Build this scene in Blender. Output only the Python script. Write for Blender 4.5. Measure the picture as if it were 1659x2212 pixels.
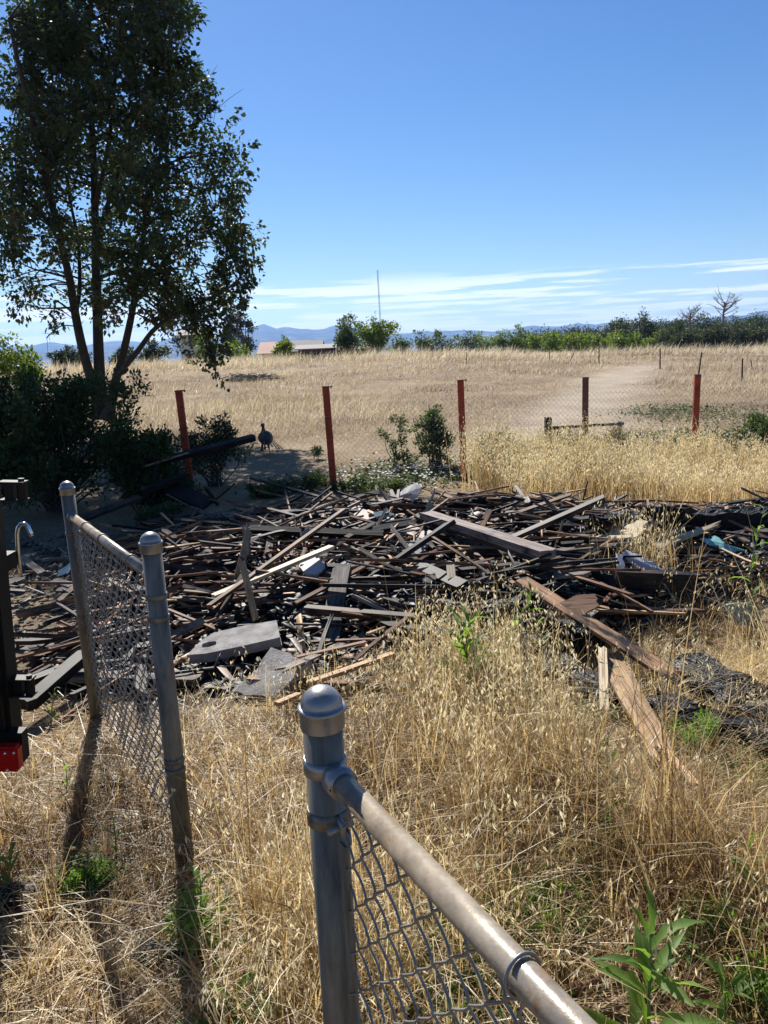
import bpy, bmesh, math, random
import numpy as np
from mathutils import Vector, Matrix
for o in list(bpy.data.objects): bpy.data.objects.remove(o)
SC = bpy.context.scene
COL = SC.collection
RNG = np.random.default_rng(7)
random.seed(7)

# ------------------------------------------------------------------ camera, sky, sun, exposure
PITCH, ROLL, FV, CAMZ = math.radians(11.8), math.radians(2.5), 1641.8, 1.65
fw = np.array([0, math.cos(PITCH), -math.sin(PITCH)]); up = np.array([0, math.sin(PITCH), math.cos(PITCH)]); rt = np.array([1., 0, 0])
cam = bpy.data.cameras.new('camera'); camo = bpy.data.objects.new('camera', cam); COL.objects.link(camo)
cx = rt*math.cos(ROLL) - up*math.sin(ROLL); cy = rt*math.sin(ROLL) + up*math.cos(ROLL)
camo.matrix_world = Matrix(((cx[0], cy[0], -fw[0], 0), (cx[1], cy[1], -fw[1], 0), (cx[2], cy[2], -fw[2], CAMZ), (0, 0, 0, 1)))
cam.sensor_fit = 'VERTICAL'; cam.sensor_height = 24; cam.lens = 24*FV/2212; cam.clip_start = 0.02; cam.clip_end = 30000
SC.camera = camo

SUN_AZ, SUN_EL = math.radians(-16), math.radians(40)
SUN_STRENGTH, SKY_STRENGTH, EXPOSURE = 5.0, 0.061, 0.80
world = bpy.data.worlds.new('World'); SC.world = world; world.use_nodes = True
nt = world.node_tree; N = nt.nodes; L = nt.links
bg = N['Background']; bg.inputs['Strength'].default_value = SKY_STRENGTH
sky = N.new('ShaderNodeTexSky'); sky.sky_type = 'NISHITA'; sky.sun_disc = False
sky.sun_elevation = SUN_EL; sky.sun_rotation = SUN_AZ % (2*math.pi); sky.air_density = 1.0; sky.dust_density = 0.1; sky.ozone_density = 3.0; sky.altitude = 100
tc = N.new('ShaderNodeTexCoord'); sep = N.new('ShaderNodeSeparateXYZ'); L.new(tc.outputs['Generated'], sep.inputs[0])
def wmath(op, a, b=None, c=None):
    m = N.new('ShaderNodeMath'); m.operation = op
    for i, v in enumerate((a, b, c)):
        if v is None: continue
        if isinstance(v, (int, float)): m.inputs[i].default_value = v
        else: L.new(v, m.inputs[i])
    return m.outputs[0]
def wmap(v, a, b, c=0., d=1.):
    m = N.new('ShaderNodeMapRange'); m.interpolation_type = 'SMOOTHSTEP'; L.new(v, m.inputs['Value'])
    for k, q in zip(('From Min', 'From Max', 'To Min', 'To Max'), (a, b, c, d)): m.inputs[k].default_value = q
    return m.outputs['Result']
z = sep.outputs['Z']
mp = N.new('ShaderNodeMapping'); mp.inputs['Scale'].default_value = (3.0, 3.0, 62); mp.inputs['Location'].default_value = (2.3, 1.1, 0.35); L.new(tc.outputs['Generated'], mp.inputs['Vector'])
cn = N.new('ShaderNodeTexNoise'); cn.inputs['Scale'].default_value = 1.0; cn.inputs['Detail'].default_value = 9; cn.inputs['Roughness'].default_value = 0.62; L.new(mp.outputs[0], cn.inputs['Vector'])
band = wmath('MULTIPLY', wmap(z, 0.01, 0.035), wmap(z, 0.076, 0.102, 1., 0.))
thr = wmath('SUBTRACT', cn.outputs['Fac'], wmap(z, 0.03, 0.12, 0.0, 0.055))
mask = wmath('MULTIPLY', wmap(thr, 0.455, 0.53), band)
mask = wmath('MULTIPLY', mask, 0.9)
mixw = N.new('ShaderNodeMix'); mixw.data_type = 'RGBA'; L.new(mask, mixw.inputs['Factor'])
hs = N.new('ShaderNodeHueSaturation'); hs.inputs['Saturation'].default_value = 1.27; hs.inputs['Hue'].default_value = .508; hs.inputs['Value'].default_value = 1.0; L.new(sky.outputs[0], hs.inputs['Color'])
L.new(hs.outputs[0], mixw.inputs['A']); mixw.inputs['B'].default_value = (11.5, 12.0, 12.6, 1); L.new(mixw.outputs['Result'], bg.inputs['Color'])

sd = Vector((math.sin(SUN_AZ)*math.cos(SUN_EL), math.cos(SUN_AZ)*math.cos(SUN_EL), math.sin(SUN_EL)))
sl = bpy.data.lights.new('sun', 'SUN'); sl.energy = SUN_STRENGTH; sl.angle = math.radians(0.53); sl.color = (1.0, 0.955, 0.88)
so = bpy.data.objects.new('sun', sl); COL.objects.link(so); so.rotation_euler = sd.to_track_quat('Z', 'Y').to_euler(); so.location = (0, 0, 30)
SC.view_settings.view_transform = 'Standard'; SC.view_settings.look = 'None'; SC.view_settings.exposure = EXPOSURE; SC.view_settings.gamma = 1.0
SC.view_settings.use_curve_mapping = False
SC.render.engine = 'CYCLES'; SC.cycles.max_bounces = 8; SC.cycles.transparent_max_bounces = 8; SC.cycles.volume_bounces = 0
SC.cycles.use_denoising = True
SC.cycles.volume_step_rate = 4

# ------------------------------------------------------------------ helpers
def tag(o, label=None, cat=None, group=None, kind=None):
    if label and cat and not kind: kind = 'thing'
    for k, v in (('label', label), ('category', cat), ('group', group), ('kind', kind)):
        if v: o[k] = v
    return o
def link(o, parent=None):
    COL.objects.link(o)
    if parent is not None: o.parent = parent
    return o
def empty(name, loc=(0, 0, 0), rz=0.0, **kw):
    o = bpy.data.objects.new(name, None); o.empty_display_size = 0.1; o.location = loc; o.rotation_euler = (0, 0, rz)
    link(o); tag(o, **kw); return o
def mesh(name, v, f, mat=None, smooth=False):
    me = bpy.data.meshes.new(name); me.from_pydata([tuple(p) for p in v], [], [tuple(q) for q in f]); me.update()
    if mat: me.materials.append(mat)
    if smooth: me.polygons.foreach_set('use_smooth', [True]*len(me.polygons))
    return me
def npmesh(name, V, Fq, mat, tint=None, smooth=False):
    V = np.asarray(V, np.float32); Fq = np.asarray(Fq, np.int32); k = Fq.shape[1]
    me = bpy.data.meshes.new(name); me.vertices.add(len(V)); me.vertices.foreach_set('co', V.ravel())
    me.loops.add(Fq.size); me.loops.foreach_set('vertex_index', Fq.ravel())
    me.polygons.add(len(Fq)); me.polygons.foreach_set('loop_start', np.arange(len(Fq), dtype=np.int32)*k)
    if smooth: me.polygons.foreach_set('use_smooth', np.ones(len(Fq), bool))
    if tint is not None:
        at = me.attributes.new('tint', 'FLOAT', 'POINT'); at.data.foreach_set('value', np.asarray(tint, np.float32))
    me.update(calc_edges=True); me.materials.append(mat); return me
def obj(name, me, parent=None, loc=None, mw=None):
    o = bpy.data.objects.new(name, me); link(o, parent)
    if loc is not None: o.location = loc
    if mw is not None: o.matrix_world = mw
    return o

class MB:
    def __init__(s): s.v = []; s.f = []
    def add(s, v, f):
        b = len(s.v); s.v += [tuple(p) for p in v]; s.f += [tuple(i+b for i in q) for q in f]; return s
    def box(s, c, d, rot=None):
        x, y, z = [q/2 for q in d]; v = [(i*x, j*y, k*z) for i in (-1, 1) for j in (-1, 1) for k in (-1, 1)]
        if rot is not None: v = [tuple(rot @ Vector(p)) for p in v]
        v = [(p[0]+c[0], p[1]+c[1], p[2]+c[2]) for p in v]
        return s.add(v, [(0, 1, 3, 2), (4, 6, 7, 5), (0, 4, 5, 1), (2, 3, 7, 6), (0, 2, 6, 4), (1, 5, 7, 3)])
    def tube(s, pts, rad, n=8, caps=True, squash=None):
        pts = [Vector(p) for p in pts]; m = len(pts)
        if not hasattr(rad, '__len__'): rad = [rad]*m
        rings = []; ref = None
        for i in range(m):
            t = (pts[min(i+1, m-1)]-pts[max(i-1, 0)]); t = t.normalized() if t.length > 1e-9 else Vector((0, 0, 1))
            if ref is None: ref = Vector((1, 0, 0)) if abs(t.x) < 0.8 else Vector((0, 1, 0))
            a = (ref - t*ref.dot(t)).normalized(); ref = a; b = t.cross(a)
            rings.append([pts[i] + (a*math.cos(q)+b*math.sin(q))*rad[i] for q in [2*math.pi*k/n for k in range(n)]])
        v = [p for r in rings for p in r]; f = []
        for i in range(m-1):
            for k in range(n): f.append((i*n+k, i*n+(k+1) % n, (i+1)*n+(k+1) % n, (i+1)*n+k))
        if caps: f.append(tuple(range(n))[::-1]); f.append(tuple((m-1)*n+k for k in range(n)))
        return s.add(v, f)
    def lathe(s, prof, c=(0, 0, 0), n=24):
        v = []; f = []; m = len(prof)
        for r, zz in prof:
            for k in range(n): a = 2*math.pi*k/n; v.append((c[0]+r*math.cos(a), c[1]+r*math.sin(a), c[2]+zz))
        for i in range(m-1):
            for k in range(n): f.append((i*n+k, i*n+(k+1) % n, (i+1)*n+(k+1) % n, (i+1)*n+k))
        return s.add(v, f)
    def torus(s, c, axis, R, r, n=24, k=8):
        ax = Vector(axis).normalized(); a = ax.orthogonal().normalized(); b = ax.cross(a); c = Vector(c)
        v = []; f = []
        for i in range(n):
            q = 2*math.pi*i/n; d = a*math.cos(q)+b*math.sin(q)
            for j in range(k): w = 2*math.pi*j/k; v.append(c+d*(R+r*math.cos(w))+ax*r*math.sin(w))
        for i in range(n):
            for j in range(k): f.append((i*k+j, ((i+1) % n)*k+j, ((i+1) % n)*k+(j+1) % k, i*k+(j+1) % k))
        return s.add(v, f)
    def build(s, name, mat, parent=None, smooth=False, loc=None, mw=None):
        return obj(name, mesh(name, s.v, s.f, mat, smooth), parent, loc, mw)

# value noise on the plane, for heights and densities
_T = np.random.default_rng(3).random((256, 256))
def vn(x, y, s=1.0, o=0):
    x = np.asarray(x, float)*s+o*17.3+1000; y = np.asarray(y, float)*s+o*7.1+1000
    xi = np.floor(x).astype(int); yi = np.floor(y).astype(int); fx = x-xi; fy = y-yi; fx = fx*fx*(3-2*fx); fy = fy*fy*(3-2*fy)
    g = lambda a, b: _T[a % 256, b % 256]
    return (g(xi, yi)*(1-fx)+g(xi+1, yi)*fx)*(1-fy)+(g(xi, yi+1)*(1-fx)+g(xi+1, yi+1)*fx)*fy
def fbm(x, y, s=1.0, o=0, n=4):
    t = 0; a = .5
    for i in range(n): t = t+a*(vn(x, y, s, o+i)-.5); s *= 2.1; a *= .5
    return t

# ------------------------------------------------------------------ terrain heights
PY = [-30, 3, 9.5, 14, 18, 24, 34, 45, 55, 75, 120, 300, 12000]
PZ = [0, 0, -.07, .09, .19, .42, .91, 1.30, 1.36, .85, .3, 0, 0]
def sstep(a, b, x): t = np.clip((np.asarray(x, float)-a)/(b-a), 0, 1); return t*t*(3-2*t)
def ground_h(x, y):
    x = np.asarray(x, float); y = np.asarray(y, float)
    zz = (np.interp(y-1.2, PY, PZ)+2*np.interp(y, PY, PZ)+np.interp(y+1.2, PY, PZ))/4
    zz = zz - np.clip(x, 0, 28)*.028*sstep(14, 50, y)*(1-sstep(60, 150, y))
    return zz + fbm(x, y, .5, 3)*.10*sstep(10, 16, y)*(1-sstep(60, 90, y)) + fbm(x, y, 2.2, 5)*.03
def mound_h(x, y):
    x = np.asarray(x, float); y = np.asarray(y, float)
    g = lambda cx, cy, rx, ry, h: h*np.exp(-(((x-cx)/rx)**2+((y-cy)/ry)**2)**1.5)
    m = g(.1, 5.9, 2.3, 1.7, .25)+g(2.6, 6.5, 2.2, .9, .10)+g(-2.0, 6.0, 1.4, 1.3, .07)+g(.75, 4.35, .65, .38, .15)+g(2.3, 5.2, 1.0, .8, .12)+g(3.6, 6.2, 1.2, .7, .10)
    return m*(1+.5*fbm(x, y, 1.6, 8))
def H(x, y): return ground_h(x, y)+mound_h(x, y)
def ray(x, y):
    u = x-829.5; w = 1106-y; u2 = u*math.cos(ROLL)+w*math.sin(ROLL); w2 = -u*math.sin(ROLL)+w*math.cos(ROLL)
    return fw*FV+rt*u2+up*w2
def P(x, y, off=0.0, f=None):
    """point of the place where the sight line through photo point x, y meets the surface raised by off"""
    d = ray(x, y); d = d/d[1]; t = np.concatenate([np.arange(.6, 14, .01), np.arange(14, 140, .1)])
    zz = CAMZ+d[2]*t - ((f or H)(d[0]*t, t)+off)
    i = np.argmax(zz < 0) if (zz < 0).any() else len(t)-1
    return Vector((d[0]*t[i], t[i], CAMZ+d[2]*t[i]))
def PYd(x, y, Y): d = ray(x, y); d = d*(Y/d[1]); return Vector((d[0], d[1], CAMZ+d[2]))

# ------------------------------------------------------------------ materials
def newmat(name):
    m = bpy.data.materials.new(name); m.use_nodes = True; n = m.node_tree.nodes; return m, n, m.node_tree.links, n['Principled BSDF'], n['Material Output']
def nd(n, t, **kw):
    x = n.new(t)
    for k, v in kw.items():
        if k in x.inputs: x.inputs[k].default_value = v
        else: setattr(x, k, v)
    return x
def ramp(n, l, src, stops, interp='LINEAR'):
    r = n.new('ShaderNodeValToRGB'); r.color_ramp.interpolation = interp; e = r.color_ramp.elements
    while len(e) < len(stops): e.new(.5)
    for q, (p, c) in zip(e, stops): q.position = p; q.color = (*c, 1) if len(c) == 3 else c
    l.new(src, r.inputs[0]); return r.outputs[0]
def coords(n, l, scale=(1, 1, 1), rnd=True):
    t = n.new('ShaderNodeTexCoord'); m = n.new('ShaderNodeMapping'); m.inputs['Scale'].default_value = scale
    if rnd:
        oi = n.new('ShaderNodeObjectInfo'); a = n.new('ShaderNodeVectorMath'); a.operation = 'MULTIPLY_ADD'
        cb = n.new('ShaderNodeCombineXYZ'); [l.new(oi.outputs['Random'], cb.inputs[i]) for i in range(3)]
        l.new(cb.outputs[0], a.inputs[0]); a.inputs[1].default_value = (37, 61, 23); l.new(t.outputs['Object'], a.inputs[2]); l.new(a.outputs[0], m.inputs[0])
    else: l.new(t.outputs['Object'], m.inputs[0])
    return m.outputs[0]
def mixc(n, l, f, a, b, mode='MIX'):
    x = n.new('ShaderNodeMix'); x.data_type = 'RGBA'; x.blend_type = mode
    for k, v in (('Factor', f), ('A', a), ('B', b)):
        s = x.inputs[k] if k != 'Factor' else x.inputs[0]
        if isinstance(v, (int, float)): s.default_value = v
        elif isinstance(v, tuple): s.default_value = (*v, 1)
        else: l.new(v, s)
    return x.outputs['Result']
def bump(n, l, h, bs, strength=.3, dist=.01):
    b = n.new('ShaderNodeBump'); b.inputs['Strength'].default_value = strength; b.inputs['Distance'].default_value = dist; l.new(h, b.inputs['Height']); l.new(b.outputs[0], bs.inputs['Normal'])

def mat_wood(name, c1, c2, char=0.5, rough=.6, soot=(.012, .011, .012), scale=1.0):
    m, n, l, b, o = newmat(name)
    g = nd(n, 'ShaderNodeTexNoise', Scale=1.0, Detail=6., Roughness=.65); l.new(coords(n, l, (2*scale, 45*scale, 45*scale)), g.inputs['Vector'])
    big = nd(n, 'ShaderNodeTexNoise', Scale=1.0, Detail=5., Roughness=.6); l.new(coords(n, l, (4*scale, 9*scale, 9*scale)), big.inputs['Vector'])
    g2 = nd(n, 'ShaderNodeTexNoise', Scale=1.0, Detail=3., Roughness=.6); l.new(coords(n, l, (6*scale, 190*scale, 190*scale)), g2.inputs['Vector'])
    col = mixc(n, l, 1.0, ramp(n, l, g.outputs['Fac'], [(.3, c1), (.68, c2)]), ramp(n, l, g2.outputs['Fac'], [(.36, (.35, .32, .3)), (.52, (1.05, 1.05, 1.05))]), 'MULTIPLY')
    k = ramp(n, l, big.outputs['Fac'], [(max(0., char-.10), (1, 1, 1)), (min(1., char+.08), (0, 0, 0))])
    col = mixc(n, l, k, col, soot)
    oi = n.new('ShaderNodeObjectInfo'); hv = nd(n, 'ShaderNodeHueSaturation'); mr = nd(n, 'ShaderNodeMapRange'); mr.inputs['To Min'].default_value = .72; mr.inputs['To Max'].default_value = 1.18
    l.new(oi.outputs['Random'], mr.inputs['Value']); l.new(mr.outputs[0], hv.inputs['Value']); l.new(col, hv.inputs['Color'])
    l.new(hv.outputs[0], b.inputs['Base Color']); b.inputs['Roughness'].default_value = rough; b.inputs['Specular IOR Level'].default_value = .22
    bump(n, l, g.outputs['Fac'], b, .5, .004); return m
def mat_char(name, cell=35., ashy=.5):
    m, n, l, b, o = newmat(name); co = coords(n, l, (.55, 1, 1))
    v = nd(n, 'ShaderNodeTexVoronoi', Scale=cell, feature='DISTANCE_TO_EDGE'); l.new(co, v.inputs['Vector'])
    no = nd(n, 'ShaderNodeTexNoise', Scale=9., Detail=7., Roughness=.7); l.new(co, no.inputs['Vector'])
    col = ramp(n, l, no.outputs['Fac'], [(.35, (.006, .006, .006)), (.62, (.016, .0155, .0155)), (.78, (.10*ashy+.02, .10*ashy+.02, .10*ashy+.02))])
    l.new(col, b.inputs['Base Color']); b.inputs['Roughness'].default_value = .55; b.inputs['Specular IOR Level'].default_value = .3
    cr = ramp(n, l, v.outputs['Distance'], [(0, (0, 0, 0)), (.12, (1, 1, 1))]); hm = mixc(n, l, .3, cr, no.outputs['Fac'])
    bump(n, l, hm, b, .9, .012); return m
def mat_leaf(name, stops, transl=.45, rough=.5, tcol=None, spec=.35):
    m, n, l, b, o = newmat(name)
    a = n.new('ShaderNodeAttribute'); a.attribute_name = 'tint'
    col = ramp(n, l, a.outputs['Fac'], stops); l.new(col, b.inputs['Base Color']); b.inputs['Roughness'].default_value = rough; b.inputs['Specular IOR Level'].default_value = spec
    t = n.new('ShaderNodeBsdfTranslucent'); tc2 = mixc(n, l, 1.0, col, tcol or (1.0, 1.0, .8), 'MULTIPLY'); l.new(tc2, t.inputs['Color'])
    mx = n.new('ShaderNodeMixShader'); mx.inputs[0].default_value = transl; l.new(b.outputs[0], mx.inputs[1]); l.new(t.outputs[0], mx.inputs[2]); l.new(mx.outputs[0], o.inputs['Surface']); return m
def mat_plain(name, c, rough=.6, metal=0., var=.25, scale=6., rust=None, spec=.5, bmp=.1, st=(1, 1, 1)):
    m, n, l, b, o = newmat(name); co = coords(n, l, st)
    no = nd(n, 'ShaderNodeTexNoise', Scale=scale, Detail=6., Roughness=.65); l.new(co, no.inputs['Vector'])
    lo = tuple(q*(1-var) for q in c); hi = tuple(min(1, q*(1+var)) for q in c)
    col = ramp(n, l, no.outputs['Fac'], [(.3, lo), (.7, hi)])
    if rust:
        n2 = nd(n, 'ShaderNodeTexNoise', Scale=rust[1], Detail=8., Roughness=.7); l.new(co, n2.inputs['Vector'])
        k = ramp(n, l, n2.outputs['Fac'], [(rust[0], (0, 0, 0)), (rust[0]+.06, (1, 1, 1))]); col = mixc(n, l, k, col, rust[2])
        inv = nd(n, 'ShaderNodeMapRange'); inv.inputs['To Min'].default_value = metal; inv.inputs['To Max'].default_value = 0; l.new(k, inv.inputs['Value']); l.new(inv.outputs[0], b.inputs['Metallic'])
    else: b.inputs['Metallic'].default_value = metal
    l.new(col, b.inputs['Base Color'])
    rr = nd(n, 'ShaderNodeMapRange'); rr.inputs['To Min'].default_value = max(.05, rough-.1); rr.inputs['To Max'].default_value = min(1, rough+.12); l.new(no.outputs['Fac'], rr.inputs['Value']); l.new(rr.outputs[0], b.inputs['Roughness'])
    b.inputs['Specular IOR Level'].default_value = spec
    if bmp:
        n3 = nd(n, 'ShaderNodeTexNoise', Scale=scale*9, Detail=4.); l.new(co, n3.inputs['Vector']); bump(n, l, n3.outputs['Fac'], b, bmp, .004)
    return m

M = {}
M['charred'] = mat_wood('charred_wood', (.022, .019, .017), (.07, .06, .052), .56, .6)
M['dark'] = mat_wood('dark_wood', (.055, .033, .022), (.13, .083, .057), .5, .6)
M['grey'] = mat_wood('weathered_grey_wood', (.11, .088, .07), (.31, .265, .22), .44, .7)
M['brown'] = mat_wood('red_brown_wood', (.15, .068, .034), (.32, .17, .095), .42, .65)
M['tan'] = mat_wood('tan_wood', (.38, .215, .095), (.60, .40, .215), .37, .6)
M['cream'] = mat_wood('pale_wood', (.48, .37, .23), (.66, .55, .38), .24, .6)
M['scorch'] = mat_wood('scorched_board', (.30, .16, .085), (.50, .31, .18), .47, .6)
M['purple'] = mat_wood('faded_painted_wood', (.19, .145, .12), (.33, .265, .225), .38, .6)
M['char'] = mat_char('alligator_char', 60., .25)
M['rubble'] = mat_char('ash_and_char', 22., .45)
M['concrete'] = mat_plain('concrete', (.27, .255, .24), .9, 0, .5, 9, rust=(.60, 7, (.10, .09, .085)), bmp=.9, spec=.25)
M['shard'] = mat_wood('burnt_shingle', (.06, .05, .042), (.19, .16, .135), .5, .7)
M['galv'] = mat_plain('galvanised_steel', (.15, .135, .105), .44, .15, .7, 26, rust=(.63, 18, (.19, .115, .065)), st=(1, 1, .16))
M['galv_rusty'] = mat_plain('rust_streaked_steel', (.145, .135, .11), .5, .1, .65, 26, rust=(.575, 15, (.21, .09, .04)), st=(1, 1, .22))
M['galv_rail'] = mat_plain('weathered_rail_steel', (.30, .25, .19), .30, .2, .5, 22, rust=(.57, 12, (.24, .155, .09)))
M['cap'] = mat_plain('cast_aluminium', (.30, .29, .28), .36, .6, .15, 18)
M['wire'] = mat_plain('galvanised_wire', (.22, .215, .20), .40, .3, .2, 30)
M['redpaint'] = mat_plain('red_oxide_paint', (.37, .066, .034), .7, 0, .35, 9, rust=(.60, 9, (.10, .032, .02)), spec=.2)
M['rustypaint'] = mat_plain('weathered_brown_paint', (.16, .065, .04), .65, 0, .4, 7, rust=(.58, 6, (.05, .028, .02)))
M['black'] = mat_plain('black_steel', (.010, .009, .0075), .5, .0, .5, 5, rust=(.66, 9, (.03, .015, .008)), spec=.22)
M['redlens'] = mat_plain('red_lens', (.55, .012, .010), .22, 0, .15, 20, bmp=.25)
M['chrome'] = mat_plain('chrome', (.75, .77, .8), .15, 1., .05, 10, bmp=0)
M['teal'] = mat_plain('teal_sheet', (.18, .42, .41), .45, 0, .3, 6)
M['white'] = mat_plain('white_sheet', (.46, .45, .46), .55, 0, .25, 6, rust=(.62, 8, (.16, .14, .13)))
M['paleglass'] = mat_plain('pale_green_sheet', (.26, .34, .325), .4, 0, .3, 5)
M['bucket'] = mat_plain('pale_teal_plastic', (.27, .37, .37), .5, 0, .25, 8)
M['stone'] = mat_plain('brown_stone', (.36, .24, .16), .9, 0, .4, 12, bmp=.5)
M['root'] = mat_plain('dead_root', (.22, .115, .065), .85, 0, .4, 25, bmp=.6)
M['bark'] = mat_plain('bark', (.036, .031, .026), .9, 0, .45, 10, bmp=.9)
M['palebark'] = mat_plain('grey_bark', (.17, .15, .13), .9, 0, .35, 3, bmp=.5)
M['feather'] = mat_plain('dark_feathers', (.045, .032, .024), .7, 0, .5, 30, bmp=.4)
M['roof'] = mat_plain('pale_roof', (.24, .215, .195), .85, 0, .2, 1)
M['roofred'] = mat_plain('clay_roof', (.40, .21, .15), .8, 0, .2, 1)
M['wall_brown'] = mat_plain('brown_wall', (.13, .08, .06), .9, 0, .3, 1)
M['wall_white'] = mat_plain('white_wall', (.62, .62, .6), .8, 0, .12, 1)
M['window'] = mat_plain('dark_window', (.02, .02, .025), .2, 0, .1, 1)
M['mast'] = mat_plain('mast_steel', (.30, .30, .31), .5, .3, .2, .1)
M['stake'] = mat_plain('stake_steel', (.07, .045, .035), .7, .2, .3, 4)
straw = [(0, (.16, .09, .038)), (.35, (.41, .285, .13)), (.7, (.65, .50, .265)), (1, (.82, .72, .48))]
M['straw'] = mat_leaf('dry_grass', straw, .52, .42, (1, .95, .8), .5)
M['oat'] = mat_leaf('oat_heads', [(0, (.62, .50, .29)), (.5, (.78, .69, .47)), (1, (.86, .80, .62))], .55, .4, (1, .97, .85), .5)
M['field'] = mat_leaf('field_grass', [(0, (.18, .125, .08)), (.4, (.32, .24, .16)), (.75, (.52, .425, .29)), (1, (.72, .63, .46))], .45, .5, (1, .96, .82))
M['leaf_oak'] = mat_leaf('tree_leaf', [(0, (.028, .046, .024)), (.5, (.054, .08, .036)), (.88, (.09, .12, .05)), (1, (.16, .12, .05))], .42, .5, (.95, 1., .55), .35)
M['leaf_dark'] = mat_leaf('shrub_leaf', [(0, (.022, .042, .018)), (.6, (.048, .085, .032)), (1, (.09, .14, .05))], .38, .5, (1., 1., .5), .25)
M['leaf_green'] = mat_leaf('weed_leaf', [(0, (.11, .19, .05)), (.5, (.17, .29, .07)), (1, (.25, .38, .10))], .62, .5, (1, 1, .42), .25)
M['leaf_orchard'] = mat_leaf('orchard_leaf', [(0, (.08, .13, .02)), (.5, (.15, .22, .035)), (1, (.24, .30, .06))], .5, .5, (1, 1, .45))
M['leaf_far'] = mat_leaf('far_leaf', [(0, (.028, .042, .022)), (.5, (.055, .074, .036)), (1, (.09, .108, .052))], .4, .6, (1, 1, .6))
M['leaf_mid'] = mat_leaf('mid_leaf', [(0, (.045, .075, .03)), (.5, (.085, .125, .05)), (1, (.14, .18, .07))], .45, .55, (1, 1, .6))
M['leaf_euc'] = mat_leaf('gum_leaf', [(0, (.035, .045, .03)), (.5, (.06, .075, .05)), (1, (.12, .13, .09))], .3, .5)
M['drystalk'] = mat_leaf('dry_weed', [(0, (.18, .11, .05)), (.5, (.28, .22, .09)), (1, (.26, .28, .11))], .35, .6)
M['petal'] = mat_leaf('white_petal', [(0, (.75, .75, .7)), (1, (.85, .85, .8))], .35, .5, (1, 1, 1))

def mat_ground():
    m, n, l, b, o = newmat('dry_soil')
    t = n.new('ShaderNodeTexCoord')
    n1 = nd(n, 'ShaderNodeTexNoise', Scale=.5, Detail=8., Roughness=.65); l.new(t.outputs['Object'], n1.inputs['Vector'])
    n2 = nd(n, 'ShaderNodeTexNoise', Scale=22., Detail=6., Roughness=.7); l.new(t.outputs['Object'], n2.inputs['Vector'])
    dry = ramp(n, l, n1.outputs['Fac'], [(.3, (.19, .13, .08)), (.5, (.30, .22, .14)), (.7, (.42, .33, .22))])
    fine = ramp(n, l, n2.outputs['Fac'], [(.3, (.45, .42, .38)), (.65, (1.1, 1.08, 1.0))])
    col = mixc(n, l, 1.0, dry, fine, 'MULTIPLY')
    # scorched earth round the burnt heap: darker soil, from a stored per-point soil value
    a = n.new('ShaderNodeAttribute'); a.attribute_name = 'tint'
    ash = ramp(n, l, n2.outputs['Fac'], [(.35, (.03, .026, .022)), (.6, (.085, .07, .058)), (.75, (.16, .135, .11))])
    col = mixc(n, l, a.outputs['Fac'], col, ash)
    a2 = n.new('ShaderNodeAttribute'); a2.attribute_name = 'bare'; col = mixc(n, l, a2.outputs['Fac'], col, ramp(n, l, n2.outputs['Fac'], [(.3, (.34, .28, .21)), (.7, (.56, .48, .385))]))
    l.new(col, b.inputs['Base Color']); b.inputs['Roughness'].default_value = .95; b.inputs['Specular IOR Level'].default_value = .2
    bump(n, l, n2.outputs['Fac'], b, .8, .03); return m
M['ground'] = mat_ground()
def mat_hill():
    m, n, l, b, o = newmat('hill_scrub'); t = n.new('ShaderNodeTexCoord')
    n1 = nd(n, 'ShaderNodeTexNoise', Scale=.006, Detail=8., Roughness=.6); l.new(t.outputs['Object'], n1.inputs['Vector'])
    l.new(ramp(n, l, n1.outputs['Fac'], [(.42, (.045, .06, .035)), (.56, (.10, .10, .06)), (.68, (.30, .24, .14))]), b.inputs['Base Color']); b.inputs['Roughness'].default_value = 1; b.inputs['Specular IOR Level'].default_value = .1; return m
M['hill'] = mat_hill()

# ------------------------------------------------------------------ ground, hills, haze
def grid(name, xs, ys, hf, mat, tintf=None, smooth=True):
    X, Y = np.meshgrid(xs, ys); Z = hf(X, Y); nx, ny = len(xs), len(ys)
    V = np.stack([X, Y, Z], -1).reshape(-1, 3); i = np.arange(nx*ny).reshape(ny, nx)
    Fq = np.stack([i[:-1, :-1], i[:-1, 1:], i[1:, 1:], i[1:, :-1]], -1).reshape(-1, 4)
    return npmesh(name, V, Fq, mat, tintf(X, Y).ravel() if tintf else np.zeros(nx*ny), smooth)
def pile_mask(x, y):
    """1 inside the burnt heap"""
    x = np.asarray(x, float); y = np.asarray(y, float)
    n = fbm(x, y, 1.1, 11)*.9
    front = np.interp(x, [-3.5, -1.2, -.3, .35, .8, 1.3, 1.9, 2.6, 4.2], [4.6, 3.5, 3.5, 4.0, 3.95, 4.0, 4.45, 4.95, 5.5])
    back = np.interp(x, [-4, -2.5, -1, 1.0, 2.2, 4.2, 6], [6.4, 7.1, 7.7, 7.6, 7.2, 7.0, 7.0])
    return sstep(-.12, .12, np.minimum(y-front, back-y)*.5+n*.12)*sstep(-2.2, -1.7, x-.35*np.clip(5.8-y, -1.5, 0))
def scorch(x, y):
    x = np.asarray(x, float); y = np.asarray(y, float)
    return np.clip(np.maximum(pile_mask(x, y), .42*sstep(-.9, -1.3, x)*sstep(3.3, 3.8, y)*sstep(8.5, 7.5, y)*sstep(-7, -5, x)), 0, 1)
def axis_coords(fine0, fine1, step, far, g=1.16):
    a = list(np.arange(fine0, fine1+1e-6, step)); d = step; p = fine1
    while p < far: d *= g; p += d; a.append(p)
    d = step; p = fine0; b = []
    while p > -far: d *= g; p -= d; b.append(p)
    return np.array(b[::-1]+a)
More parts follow.
